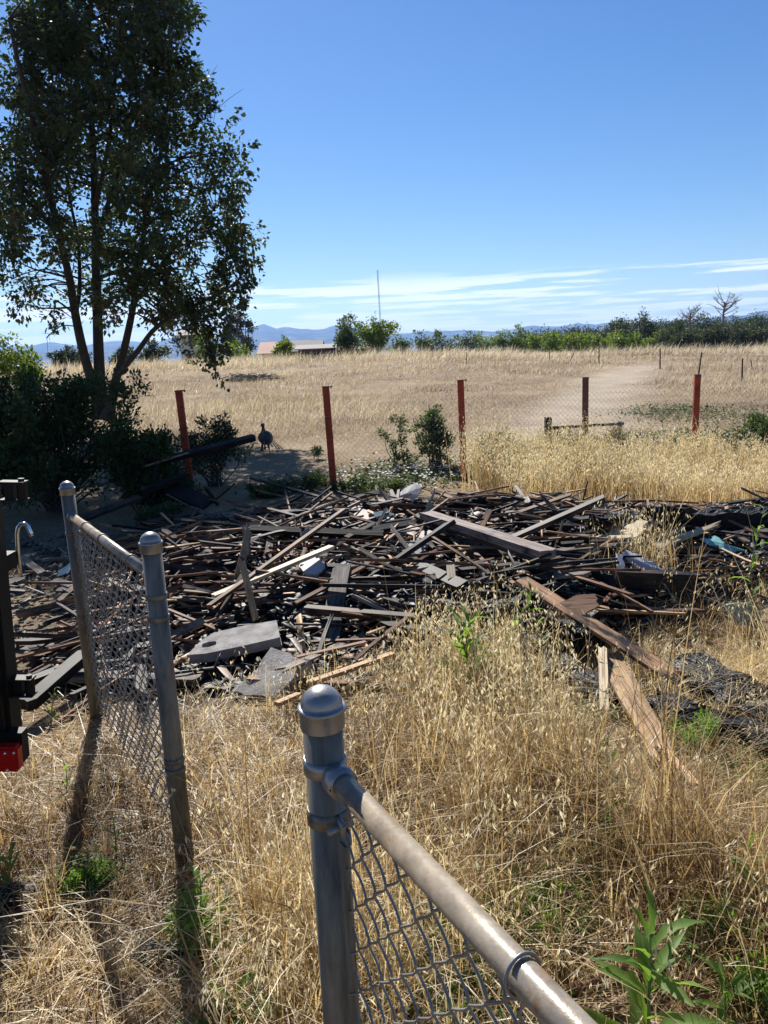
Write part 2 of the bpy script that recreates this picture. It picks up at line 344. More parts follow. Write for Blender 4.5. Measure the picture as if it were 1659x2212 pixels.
xs = axis_coords(-6, 6, .1, 11000, 1.06); ys = axis_coords(0, 14, .1, 11000, 1.06)
def track(x, y):
    """bare worn strip leading up the field on the right"""
    cx_ = np.interp(y, [10, 14, 18, 24, 30, 36], [2.0, 3.3, 4.9, 7.2, 9.8, 13.5]); w = np.interp(y, [10, 14, 24, 36], [1.1, 1.6, 1.4, 1.2])
    return np.exp(-(((x-cx_)/w)**2)**1.5)*sstep(10.5, 12.5, y)*sstep(38, 30, y)
g_o = obj('ground', grid('ground', xs, ys, ground_h, M['ground'], scorch)); tag(g_o, kind='structure')
_bt = g_o.data.attributes.new('bare', 'FLOAT', 'POINT'); _X, _Y = np.meshgrid(xs, ys); _bt.data.foreach_set('value', (track(_X, _Y)*.62*(.4+1.0*vn(_X, _Y, 1.7, 27))).clip(0, 1).astype(np.float32).ravel())

def hill_line(name, Y0, pts, depth, seed):
    ax = np.linspace(-.95, .95, 260); az = np.interp(ax, [p[0] for p in pts], [p[1] for p in pts])
    X = []; rows = 16
    for j in range(rows):
        t = j/(rows-1); yy = Y0+depth*t; prof = math.sin(min(1, t*1.0)*math.pi/2)
        n = fbm(ax*40, ax*0+j*.55, 1.0, seed, 5)
        zz = (CAMZ+az*(Y0+depth)*(1+.55*fbm(ax*26, ax*0+seed, 1., seed, 4)))*prof*(.75+.25*t)+n*Y0*.006*math.sin(t*math.pi)
        X.append(np.stack([ax*yy*1.05, np.full_like(ax, yy), zz-4], -1))
    V = np.array(X).reshape(-1, 3); i = np.arange(rows*260).reshape(rows, 260)
    Fq = np.stack([i[:-1, :-1], i[:-1, 1:], i[1:, 1:], i[1:, :-1]], -1).reshape(-1, 4)
    o = obj(name, npmesh(name, V, Fq, M['hill'], None, True)); tag(o, kind='structure'); return o
hill_line('hills', 5600, [(-.95, .030), (-.50, .034), (-.33, .030), (-.20, .032), (-.135, .041), (-.10, .040), (-.06, .034), (0, .029), (.1, .024), (.25, .0255), (.36, .0265), (.48, .031), (.7, .03), (.95, .026)], 1800, 21)
hill_line('hills', 4000, [(-.95, .018), (-.4, .021), (-.1, .019), (.05, .0175), (.2, .018), (.3, .019), (.5, .020), (.95, .018)], 1000, 33)

# ------------------------------------------------------------------ grass and leaves in bulk
def blades(name, base, h, azi, lean, width, nseg, tint, mat, droop=None, curl=None):
    """curved tapering blades, each a strip of nseg quads"""
    n = len(base); s = np.linspace(0, 1, nseg+1)[None, :]; h = h[:, None]; lean = lean[:, None]
    droop = np.zeros((n, 1)) if droop is None else droop[:, None]
    dx = np.cos(azi)[:, None]; dy = np.sin(azi)[:, None]
    out = h*(np.sin(lean)*s+droop*s**3*.6); ht = h*(np.cos(lean)*s-droop*s**3*.55)
    side = azi+np.pi/2+(RNG.random(n)-.5)*1.6 if curl is None else azi+curl
    sx = np.cos(side)[:, None]; sy = np.sin(side)[:, None]
    w = width[:, None]*(1-s**1.8*.85)*.5
    cxx = base[:, 0:1]+dx*out; cyy = base[:, 1:2]+dy*out; czz = base[:, 2:3]+ht
    A = np.stack([cxx-sx*w, cyy-sy*w, czz], -1); B = np.stack([cxx+sx*w, cyy+sy*w, czz], -1)
    V = np.stack([A, B], 2).reshape(-1, 3)
    k = (nseg+1)*2; i0 = (np.arange(n)*k)[:, None]+np.arange(nseg)[None, :]*2
    Fq = np.stack([i0, i0+1, i0+3, i0+2], -1).reshape(-1, 4)
    return V, Fq, np.repeat(tint, k), np.stack([cxx, cyy, czz], -1)
def merge(parts):
    V = []; Fq = []; T = []; o = 0
    for v, f, t in parts: V.append(v); Fq.append(f+o); T.append(t); o += len(v)
    return np.concatenate(V), np.concatenate(Fq), np.concatenate(T)
def diamonds(c, d, nrm, L, W, tint, fold=.25):
    """leaf shapes: pointed, folded along the middle; c base point, d direction, nrm normal"""
    d = d/np.linalg.norm(d, axis=1, keepdims=True); sd_ = np.cross(d, nrm); sd_ /= np.linalg.norm(sd_, axis=1, keepdims=True)+1e-9; nn = np.cross(sd_, d)
    L = L[:, None]; W = W[:, None]
    p0 = c; p1 = c+d*L*.45+sd_*W*.5+nn*W*fold; p2 = c+d*L; p3 = c+d*L*.45-sd_*W*.5+nn*W*fold
    V = np.stack([p0, p1, p2, p3], 1).reshape(-1, 3); i = np.arange(len(c))*4
    Ft = np.concatenate([np.stack([i, i+1, i+2], -1), np.stack([i, i+2, i+3], -1)])
    return V, Ft, np.repeat(tint, 4)
def rdir(n, zb=0.0):
    v = RNG.normal(size=(n, 3)); v[:, 2] += zb; return v/np.linalg.norm(v, axis=1, keepdims=True)
def scatter(x0, x1, y0, y1, n, dens):
    x = RNG.uniform(x0, x1, n); y = RNG.uniform(y0, y1, n); k = RNG.random(n) < dens(x, y); return x[k], y[k]
def frustum_ok(x, y, pad=.12):
    return (np.abs(x) < y*(.52+pad)+.35)

def oats(name, x, y, h, nsp, sp_len, stemw, lean_az=None, seg=4, mat_stem='straw', label=None):
    """wild oats: a thin arching stem with a loose panicle of hanging pointed spikelets"""
    n = len(x); base = np.stack([x, y, H(x, y)-.01], -1)
    az = RNG.uniform(0, 2*np.pi, n) if lean_az is None else RNG.normal(lean_az, .9, n)
    V, Fq, T, C = blades('s', base, h, az, np.abs(RNG.normal(.12, .14, n)), np.full(n, stemw), seg, RNG.uniform(.35, .9, n), None, RNG.uniform(.0, .45, n))
    st = npmesh(name, V, Fq, M[mat_stem], T)
    # spikelets hang along the upper part of the stem
    t = RNG.uniform(.55, 1., (n, nsp)); seg_f = t*seg; i = np.minimum(seg_f.astype(int), seg-1); f = (seg_f-i)[..., None]
    r = np.arange(n)[:, None]; p = C[r, i]*(1-f)+C[r, i+1]*f
    p = p.reshape(-1, 3); k = len(p); off = RNG.normal(size=(k, 3))*np.array([1, 1, .4]); off /= np.linalg.norm(off, axis=1, keepdims=True)
    hh = np.repeat(h, nsp); p = p+off*(RNG.uniform(.1, 1, k)*.08*np.sqrt(hh/.6))[:, None]
    d = np.stack([RNG.normal(0, .35, k), RNG.normal(0, .35, k), np.full(k, -1.)], -1)+off*.4
    Ls = sp_len*RNG.uniform(.7, 1.2, k)
    V2, F2, T2 = diamonds(p, d, rdir(k), Ls, Ls*.19, RNG.random(k), .3)
    V3, F3, T3 = diamonds(p, d+rdir(k)*.35, rdir(k), Ls*.9, Ls*.15, RNG.random(k), .3)
    v, f2, tt = merge([(V2, F2, T2), (V3, F3, T3)])
    return st, npmesh(name+'_heads', v, f2, M['oat'], tt)

# ---- foreground dry grass
def near_dens(x, y):
    d = (1-pile_mask(x, y))*frustum_ok(x, y, .42)
    d = d*np.where(x < -.75-.25*(y-2), .55, 1.0)*np.where((x < -1.2) & (y > 3.7), .12, 1)
    d = d*np.where(y > 4.0, np.where(x > .9, .75, .3), 1)
    return d*np.clip(.12+1.5*vn(x, y, 2.6, 2)**1.4+.25*fbm(x, y, 7, 44), .05, 1.1)
def tall_f(x, y):
    """how tall the standing grass is at a place"""
    t = np.where(x < -.62-.35*(y-2), .25, 1.0)
    t = t*(1-.62*sstep(2.5, 3.1, y)*sstep(.42, .25, x))*(1-.68*sstep(.62, .82, x)*sstep(2.2, 2.5, y)*sstep(1.85, 1.6, x)*sstep(4.8, 4.4, y))
    t = t*(1-.45*sstep(1.6, 2.0, x)*sstep(3.5, 3.9, y))
    return t*(.45+.85*vn(x, y, 2.4, 6))
parts = []
# tufts: blades fan out from shared crowns
x, y = scatter(-3.2, 3.6, 1.15, 5.6, 10500, lambda x, y: near_dens(x, y)*np.where(y > 3.6, .6, 1)); nb = 16
hc = RNG.gamma(3.2, .078, len(x))*tall_f(x, y)*(.5+1.0*vn(x, y, 2.6, 2))+.04; tc_ = RNG.normal(.0, .16, len(x))+.04+.85*vn(x, y, 2.1, 31)
x = np.repeat(x, nb); y = np.repeat(y, nb); n = len(x); hc = np.repeat(hc, nb); tc_ = np.repeat(tc_, nb); ax_ = RNG.uniform(0, 2*np.pi, n); rr_ = np.abs(RNG.normal(0, .018, n))
x = x+np.cos(ax_)*rr_; y = y+np.sin(ax_)*rr_; base = np.stack([x, y, H(x, y)-.005], -1)
V, Fq, T, _ = blades('g', base, hc*RNG.uniform(.4, 1.2, n), ax_+RNG.normal(0, .5, n), np.abs(RNG.normal(.22, .28, n)), RNG.uniform(.0022, .0055, n), 4, np.clip(tc_+RNG.normal(0, .2, n), 0, 1), None, RNG.uniform(0, 1.0, n))
parts.append((V, Fq, T))
# flattened straw lying in all directions
x, y = scatter(-3.2, 3.6, 1.1, 5.8, 90000, lambda x, y: near_dens(x, y)*1.2*np.where(y > 3.6, .5, 1))
n = len(x); base = np.stack([x, y, H(x, y)+RNG.gamma(1.5, .02, n)*tall_f(x, y)], -1)
V, Fq, T, _ = blades('g', base, RNG.uniform(.08, .32, n), RNG.uniform(0, 2*np.pi, n), RNG.normal(1.36, .16, n), RNG.uniform(.0020, .0046, n), 3, np.clip(RNG.normal(.03, .25, n)+.9*vn(x, y, 2.1, 31), 0, 1), None, RNG.uniform(-.05, .25, n))
parts.append((V, Fq, T))
# long bent stems thrown over the rest, and dark dead stalks
x, y = scatter(-1.9, 3.2, 1.3, 4.3, 2600, lambda x, y: near_dens(x, y)*np.where(x < -.7-.35*(y-2), .35, 1)); n = len(x)
V, Fq, T, _ = blades('g', np.stack([x, y, H(x, y)], -1), RNG.uniform(.3, .65, n)*np.clip(tall_f(x, y)*1.3, .35, 1), RNG.uniform(0, 6.28, n), np.abs(RNG.normal(.75, .35, n)), RNG.uniform(.0025, .0048, n), 6, np.clip(RNG.normal(.75, .2, n), 0, 1), None, RNG.uniform(.2, 1.1, n)); parts.append((V, Fq, T))
x, y = scatter(-1.5, 3.2, 1.4, 4.3, 900, lambda x, y: near_dens(x, y)); n = len(x)
V, Fq, T, _ = blades('g', np.stack([x, y, H(x, y)], -1), RNG.uniform(.25, .55, n)*np.clip(tall_f(x, y)*1.2, .3, 1), RNG.uniform(0, 6.28, n), np.abs(RNG.normal(.2, .2, n)), RNG.uniform(.0025, .0045, n), 4, np.full(n, 0.), None, RNG.uniform(0, .3, n)); parts.append((V, Fq, T))
v, f, t = merge(parts)
go = obj('dry_grass', npmesh('dry_grass', v, f, M['straw'], t)); tag(go, 'tangled dry straw coloured grass covering the foreground', 'grass', kind='stuff')

def oat_dens(x, y): return np.clip(near_dens(x, y)*np.where(x < -.7-.35*(y-2), .05, 1)*(.04+1.9*vn(x, y, 2.2, 4)**3), 0, 1)
x, y = scatter(-1.6, 3.4, 1.45, 4.6, 2300, oat_dens)
hts = RNG.uniform(.30, .62, len(x))*np.where(y < 1.9, .75, 1)*np.clip(tall_f(x, y)*1.3, .2, 1)
st, hd = oats('wild_oats', x, y, hts, 14, .027, .0022)
o = obj('wild_oats', st); tag(o, 'dry wild oats standing in the foreground grass', 'grass', kind='stuff'); obj('oat_heads', hd, o)

# ---- oat stems along the front edge of the heap, standing against the boards
x = np.concatenate([RNG.normal(.47, .2, 90), RNG.normal(-.4, .25, 26), RNG.normal(.1, .25, 22)]); y = np.concatenate([RNG.normal(3.65, .2, 90), RNG.normal(3.15, .12, 26), RNG.normal(3.1, .12, 22)])
st, hd = oats('front_oats', x, y, RNG.uniform(.22, .48, len(x)), 13, .026, .0022)
o = obj('heap_edge_oats', st); tag(o, 'wild oats growing along the front edge of the burnt heap', 'grass', kind='stuff'); obj('oat_heads', hd, o)

x = np.array([-.30, -.24, -.20, -.16, -.26, -.05, .30, .42, .52, .60, .36]); y = np.array([1.30, 1.24, 1.34, 1.22, 1.42, 1.36, 1.42, 1.36, 1.44, 1.40, 1.5])
st, hd = oats('n', x, y, np.array([.46, .50, .42, .44, .50, .38, .36, .42, .40, .44, .40]), 13, .028, .0022)
o = obj('near_oats', st); tag(o, 'few wild oat stems nearest the camera beside the near post', 'grass', kind='stuff'); obj('oat_heads', hd, o)
x = np.concatenate([RNG.normal(.45, .16, 80), RNG.normal(.75, .2, 60), RNG.normal(.35, .2, 45), RNG.normal(1.9, .3, 90), RNG.normal(1.66, .10, 26)]); y = np.concatenate([RNG.normal(3.35, .25, 80), RNG.normal(2.75, .22, 60), RNG.normal(2.6, .2, 45), RNG.normal(3.1, .3, 90), RNG.normal(4.75, .12, 26)])
k_ = ~((x > .72) & (x < 1.8) & (y > 2.3) & (y < 4.5)); x = x[k_]; y = y[k_]
st, hd = oats('p', x, y, RNG.uniform(.35, .68, len(x)), 16, .028, .0024)
o = obj('pale_oat_clumps', st); tag(o, 'taller pale oat clumps right of the near post and by the orange plank', 'grass', kind='stuff'); obj('oat_heads', hd, o)
xb_ = np.repeat(x, 9)+RNG.normal(0, .04, len(x)*9); yb_ = np.repeat(y, 9)+RNG.normal(0, .04, len(x)*9); nb_ = len(xb_)
V, Fq, T, _ = blades('g', np.stack([xb_, yb_, H(xb_, yb_)-.01], -1), RNG.gamma(5, .06, nb_)+.06, RNG.uniform(0, 6.28, nb_), np.abs(RNG.normal(.2, .25, nb_)), RNG.uniform(.002, .005, nb_), 4, np.clip(RNG.normal(.65, .22, nb_), 0, 1), None, RNG.uniform(0, .8, nb_))
obj('clump_blades', npmesh('clump_blades', V, Fq, M['straw'], T), o)
# ---- tall pale grass between the heap and the red posted fence, and to the right
def band_dens(x, y):
    a = sstep(1.15, 1.35, x)*sstep(7.2, 7.6, y)*sstep(10.6, 9.9, y+.0*x)
    b = sstep(2.0, 2.6, x)*sstep(3.9, 4.3, y)*sstep(5.2, 4.6, y)*.5
    return np.clip((a+b)*(.35+.9*vn(x, y, 1.6, 9))*(1-.7*((x > 1.9) & (x < 3.0) & (y < 8.2))), 0, 1)*(1-pile_mask(x, y))
x, y = scatter(1.0, 7.0, 4.6, 10.8, 26000, band_dens); n = len(x)
base = np.stack([x, y, H(x, y)-.01], -1)
V, Fq, T, _ = blades('g', base, RNG.gamma(7, .070, n)*(.6+.7*vn(x, y, 1.3, 12))*np.interp(x, [2.5, 3.8], [1., .72]), RNG.uniform(0, 2*np.pi, n), np.abs(RNG.normal(.18, .2, n)), RNG.uniform(.004, .008, n), 3, np.clip(RNG.normal(.55, .25, n), 0, 1), None, RNG.uniform(0, .6, n))
o = obj('tall_dry_grass', npmesh('tall_dry_grass', V, Fq, M['straw'], T)); tag(o, 'tall pale dry grass between the burnt heap and the red posts', 'grass', kind='stuff')
x, y = scatter(1.0, 7.0, 7.0, 10.6, 4600, band_dens)
st, hd = oats('b', x, y, RNG.uniform(.5, .92, len(x))*(.6+.6*vn(x, y, 1.3, 12))*np.interp(x, [2.5, 3.8], [1., .72]), 18, .036, .0045, seg=3)
obj('oat_stems', st, o); obj('oat_heads', hd, o)
x = RNG.normal(1.24, .13, 140); y = RNG.normal(9.2, .2, 140)
st, hd = oats('b', x, y, RNG.uniform(.6, 1.05, len(x)), 18, .030, .0045, seg=3)
o = obj('oat_tuft', st); tag(o, 'tall oat tuft at the foot of the middle red post', 'grass', kind='stuff'); obj('oat_heads', hd, o)

# ---- the open field behind the fence
def field_h(x, y):
    mow = sstep(13.2, 15.5, y+1.8*fbm(x, y, .35, 14))
    patch = sstep(.35, .75, vn(x, y*1.6, .2, 15)*.8+fbm(x, y, .7, 16)+.12)
    gold = np.exp(-((x+3.5)/5)**2-((y-19)/3.2)**2)
    ridge = .55*sstep(38, 48, y)
    return np.clip((.045+mow*(.05+.20*patch+.38*gold+ridge*(.6+.5*patch)))*(1-.85*track(x, y)), .03, .9)
parts = []
for (y0, y1, cnt, wd, sg) in ((9.6, 16, 46000, .006, 2), (15, 24, 60000, .009, 2), (23, 36, 66000, .014, 2), (34, 58, 80000, .021, 2)):
    x, y = scatter(-.72*y1, .72*y1, y0, y1, cnt, lambda x, y: frustum_ok(x, y, .16)*(.25+.95*vn(x, y, .5, 17))*(1-.86*track(x, y)))
    n = len(x); hts = field_h(x, y)*RNG.uniform(.5, 1.25, n); base = np.stack([x, y, ground_h(x, y)-.01], -1)
    V, Fq, T, _ = blades('g', base, hts, RNG.normal(.1, 1.1, n), np.abs(RNG.normal(.45, .33, n)), RNG.uniform(.6, 1.3, n)*wd, sg, np.clip(.22+1.0*hts+RNG.normal(.12, .22, n)+1.3*fbm(x, y*1.5, .3, 18), 0, 1), None, RNG.uniform(.1, .6, n))
    parts.append((V, Fq, T))
v, f, t = merge(parts)
o = obj('field_grass', npmesh('field_grass', v, f, M['field'], t)); tag(o, 'dry golden grass over the open field behind the fence', 'grass', kind='stuff')

# ------------------------------------------------------------------ galvanised chain link fences in front
def chainlink(p0, p1, z0, z1, pw=.0355, wr=.0017, sides=5, ppp=8, bow=0.0, dep=1.7):
    """woven wire fabric between two plan points: each wire a flattened helix hooked into its neighbours"""
    p0 = np.array(p0); p1 = np.array(p1); Ld = np.linalg.norm(p1-p0); d = (p1-p0)/Ld; nrm = np.array([-d[1], d[0]])
    nw = int(Ld/pw); npts = int((z1-z0)/(2*pw)*ppp)+1; zz = z0+np.arange(npts)*(2*pw/ppp)
    th = 2*np.pi*np.arange(npts)/ppp; Vs = []; Fs = []; o = 0
    tri = np.arcsin(.97*np.cos(th))/np.arcsin(.97)
    ang = 2*np.pi*np.arange(sides)/sides
    for i in range(nw):
        ph = 1 if i % 2 else -1
        s = (i+.5)*pw+ph*tri*pw*.53; nn = np.sin(th)*wr*dep*ph + bow*np.sin(np.pi*(zz-z0)/(z1-z0)) + .003*np.sin(i*.7+zz*9)
        c = np.stack([p0[0]+d[0]*s+nrm[0]*nn, p0[1]+d[1]*s+nrm[1]*nn, zz], -1)
        t = np.gradient(c, axis=0); t /= np.linalg.norm(t, axis=1, keepdims=True)
        a = np.cross(t, np.array([nrm[0], nrm[1], 0])); a /= np.linalg.norm(a, axis=1, keepdims=True); b = np.cross(t, a)
        R = c[:, None]+wr*(a[:, None]*np.cos(ang)[None, :, None]+b[:, None]*np.sin(ang)[None, :, None])
        Vs.append(R.reshape(-1, 3)); r0 = (np.arange(npts-1)*sides)[:, None]; k = np.arange(sides)[None, :]; k2 = (k+1) % sides
        Fs.append(np.stack([r0+k, r0+k2, r0+sides+k2, r0+sides+k], -1).reshape(-1, 4)+o); o += npts*sides
    return np.concatenate(Vs), np.concatenate(Fs)

def terminal_post(parent, x, y, top, r=.0302, lean=(0, 0), mat='galv'):
    """round post with a domed cap; returns the post object"""
    zb = float(ground_h(x, y))-.1
    m = MB(); m.tube([(x-lean[0]*(top-zb), y-lean[1]*(top-zb), zb), (x, y, top-.045)], r, 28)
    po = m.build('post', M[mat], parent, True)
    prof = [(r*1.10, -.062), (r*1.12, -.06), (r*1.12, -.036), (r*1.20, -.034), (r*1.20, -.029), (r*1.06, -.028)]
    prof += [(r*1.05*math.cos(a), -.028+.030*math.sin(a)) for a in np.linspace(.0, math.pi/2*.999, 9)]
    c = MB().lathe(prof, (x, y, top), 28).build('cap', M['cap'], po, True)
    c.data.polygons.foreach_set('use_smooth', [True]*len(c.data.polygons))
    return po
def band(parent, x, y, zc, r=.0302, h=.022, name='band', mat='galv'):
    return MB().lathe([(r*1.01, -h/2), (r*1.09, -h/2), (r*1.10, 0), (r*1.09, h/2), (r*1.01, h/2)], (x, y, zc), 28).build(name, M[mat], parent, True)

A = (-.1053, 1.0471); B = (-.7054, 2.2256); Cc = (-1.4352, 3.4183)
# --- the near run, starting at the big post and heading out of the picture
fa = empty('chain_link_fence', (A[0], A[1], 0), label='galvanised chain link fence run with domed post and thick top rail nearest the camera', cat='fence')
def loc(o, e):
    sh = TSH if e.name.startswith('utility_trailer') else 0.0
    o.matrix_parent_inverse = Matrix.Translation(-e.location+Vector((sh, 0, 0))); return o
pA = loc(terminal_post(fa, A[0], A[1], 1.171), fa)
dA = Vector((.258, -.471, 0)).normalized(); ZR = 1.043
e1 = Vector((A[0], A[1], ZR))
rail = MB().tube([e1+dA*.040, e1+dA*1.1], .0178, 24).build('top_rail', M['galv_rail'], fa, True); loc(rail, fa)
cup = MB().tube([e1+dA*.031, e1+dA*.038, e1+dA*.062, e1+dA*.0625, e1+dA*.05], [.015, .0235, .0235, .0205, .0195], 24).build('rail_end_cup', M['cap'], fa, True); loc(cup, fa)
loc(band(fa, A[0], A[1], ZR+.006, h=.024, name='brace_band', mat='cap'), fa)
loc(band(fa, A[0], A[1], ZR-.078, h=.024, name='tension_band', mat='galv'), fa)
lug = MB(); pl = e1+dA*.042-Vector((0, 0, .078))
lug.box(pl, (.006, .026, .024), Matrix.Rotation(math.atan2(dA.y, dA.x)+math.pi/2, 3, 'Z')); lug.tube([pl+Vector((-.018, -.012, -.002)), pl+Vector((.018, .012, -.002))], .005, 8); lug.torus(pl+Vector((.012, .0, -.018)), (1, .3, 0), .010, .0022, 16, 6)
loc(lug.build('tension_bolt', M['wire'], fa, True), fa)
bb_ = MB(); pb = e1-dA*.036+Vector((0, 0, .006)); bb_.box(pb, (.012, .016, .02), Matrix.Rotation(math.atan2(dA.y, dA.x), 3, 'Z')); sx_ = Vector((-dA.y, dA.x, 0)); bb_.tube([pb-sx_*.016, pb+sx_*.016], .0042, 6); bb_.tube([pb-sx_*.016, pb-sx_*.011], .0075, 6); loc(bb_.build('carriage_bolt', M['wire'], fa), fa)
bar = MB(); bp = e1+dA*.050; bar.box((bp.x, bp.y, .46), (.005, .018, .96), Matrix.Rotation(math.atan2(dA.y, dA.x)+math.pi/2, 3, 'Z')); loc(bar.build('tension_bar', M['galv'], fa), fa)
V, Fq = chainlink((A[0]+dA.x*.040, A[1]+dA.y*.040), (A[0]+dA.x*1.1, A[1]+dA.y*1.1), .02, ZR-.012, .036, .0019, 6, 10)
loc(obj('wire_mesh', npmesh('wire_mesh', V, Fq, M['wire'], None, True), fa), fa)
for s in (.463, .86):
    q = e1+dA*s; t_ = MB().torus(q, dA+Vector((0, 0, .12)), .0212, .0022, 28, 8); t_.tube([q+Vector((.003, .001, -.020)), q+Vector((-.004, 0, -.05)), q+Vector((.004, 0, -.062))], .0020, 6)
    t_.build('tie_ring', M['wire'], rail, True)
# --- the run beyond the gateway: two posts, rail and fabric
fb = empty('chain_link_fence', (B[0], B[1], 0), label='short chain link fence panel between two rusty capped posts beside the heap', cat='fence')
pB = loc(terminal_post(fb, B[0], B[1], 1.154, mat='galv_rusty'), fb); pC = loc(terminal_post(fb, Cc[0], Cc[1], 1.142, mat='galv_rusty'), fb)
dB = (Vector((Cc[0], Cc[1], 0))-Vector((B[0], B[1], 0))); lb = dB.length; dB.normalize(); zb1 = 1.012; zc1 = .985
b1 = Vector((B[0], B[1], zb1)); c1 = Vector((Cc[0], Cc[1], zc1)); rd = (c1-b1).normalized()
rb = loc(MB().tube([b1+rd*.03, c1-rd*.03], .0178, 20).build('top_rail', M['galv_rail'], fb, True), fb)
for q, dd in ((b1+rd*.03, rd), (c1-rd*.03, -rd)): loc(MB().tube([q, q+dd*.004, q+dd*.03], [.016, .023, .023], 20).build('rail_end_cup', M['cap'], fb, True), fb)
for s in (.28, .72, 1.04): MB().torus(b1+rd*s, rd, .0205, .0024, 24, 6).build('tie_ring', M['wire'], rb, True)
V, Fq = chainlink((B[0]+dB.x*.05, B[1]+dB.y*.05), (Cc[0]-dB.x*.05, Cc[1]-dB.y*.05), .05, .985, .036, .0022, 6, 10, 0, 3.6)
loc(obj('wire_mesh', npmesh('wire_mesh', V, Fq, M['wire'], None, True), fb), fb)
for zc in (.955, .885, .375, .41): loc(band(fb, B[0], B[1], zc, h=.016), fb)
for zc in (.90, .5): loc(band(fb, Cc[0], Cc[1], zc, h=.016), fb)
for q in (Vector((B[0], B[1], 0))+dB*.045, Vector((Cc[0], Cc[1], 0))-dB*.045):
    loc(MB().box((q.x, q.y, .50), (.005, .016, .92), Matrix.Rotation(math.atan2(dB.y, dB.x)+math.pi/2, 3, 'Z')).build('tension_bar', M['galv'], fb), fb)

# ------------------------------------------------------------------ dark trailer corner at the left edge
T0 = Vector((-1.36, 2.52, 0))
T0.x -= .012; TSH = -.028
tr = empty('utility_trailer', (T0.x, T0.y, 0), label='dark steel trailer corner with a red tail light at the left edge', cat='trailer')
tr.rotation_euler = (0, .058, 0); tr.location.x += TSH
m = MB(); m.box((-1.375, 2.50, .88), (.085, .075, 1.12)); loc(m.build('corner_post', M['black'], tr), tr)
m = MB(); m.box((-1.352, 2.448, .88), (.012, .03, 1.12)); m.box((-1.388, 2.446, .88), (.01, .03, 1.12)); loc(m.build('post_flange', M['black'], tr), tr)
m = MB(); m.box((-2.25, 2.49, .90), (1.66, .035, 1.02))
for k in range(9): m.box((-1.55-.17*k, 2.468, .90), (.06, .02, .98))
loc(m.build('tail_panel', M['black'], tr), tr)
m = MB(); m.box((-1.95, 2.49, .36), (1.2, .09, .09)); loc(m.build('bumper_beam', M['black'], tr), tr)
m = MB(); m.box((-2.2, 1.3, .42), (1.5, 2.2, .10)); loc(m.build('bed', M['black'], tr), tr)
w = MB(); w.lathe([(.0, -.09), (.16, -.09), (.2, -.10), (.29, -.09), (.3, -.05), (.3, .05), (.29, .09), (.2, .1), (.16, .09), (0, .09)], (0, 0, 0), 28); wo = w.build('wheel', M['black'], tr, True); wo.rotation_euler = (0, math.pi/2, 0); wo.location = Vector((-1.62, 1.0, .30))-tr.location
for zc in (1.262, .565):
    h_ = MB(); hx = -1.243 if zc > 1 else -1.272
    h_.box((hx-.03, 2.50, zc+.030), (.085, .045, .007)); h_.box((hx-.03, 2.50, zc-.030), (.085, .045, .007)); h_.tube([(hx-.002, 2.50, zc-.027), (hx-.002, 2.50, zc+.027)], .0165, 16); h_.box((hx-.042, 2.505, zc), (.03, .03, .052)); h_.tube([(hx-.002, 2.5, zc+.033), (hx-.002, 2.5, zc+.043)], .010, 10)
    loc(h_.build('hinge', M['black'], tr), tr)
lg = MB(); lg.box((-1.318, 2.40, .349), (.078, .05, .092)); lo_ = lg.build('tail_light', M['redlens'], tr)
bm = bmesh.new(); bm.from_mesh(lo_.data); bmesh.ops.bevel(bm, geom=bm.edges[:], offset=.008, segments=2, affect='EDGES'); bm.to_mesh(lo_.data); bm.free(); loc(lo_, tr)
loc(MB().box((-1.335, 2.445, .372), (.11, .045, .11)).build('light_housing', M['black'], tr), tr)
for dx, dz in ((.0, .028), (.003, -.034), (.030, .03)):
    (MB().lathe([(0, .003), (.004, .002), (.005, 0)], (0, 0, 0), 10).build('screw', M['chrome'], lo_, True)).matrix_local = Matrix.Translation((-1.318+dx, 2.3735, .349+dz)) @ Matrix.Rotation(math.pi/2, 4, 'X')
hp = [PYd(37, 1245, 2.75), PYd(32, 1190, 2.75), PYd(30, 1155, 2.75), PYd(32, 1140, 2.75), PYd(38, 1131, 2.75), PYd(46, 1130, 2.75), PYd(53, 1136, 2.75), PYd(59, 1149, 2.75), PYd(62, 1156, 2.75)]
hp = [p-Vector((p.z*.058-.012+TSH, 0, 0)) for p in hp]
loc(MB().tube(hp, .0075, 12).build('hook', M['chrome'], tr, True), tr)
loc(MB().box((-1.47, 2.66, .95), (.10, .25, .06)).build('hook_bracket', M['black'], tr), tr)

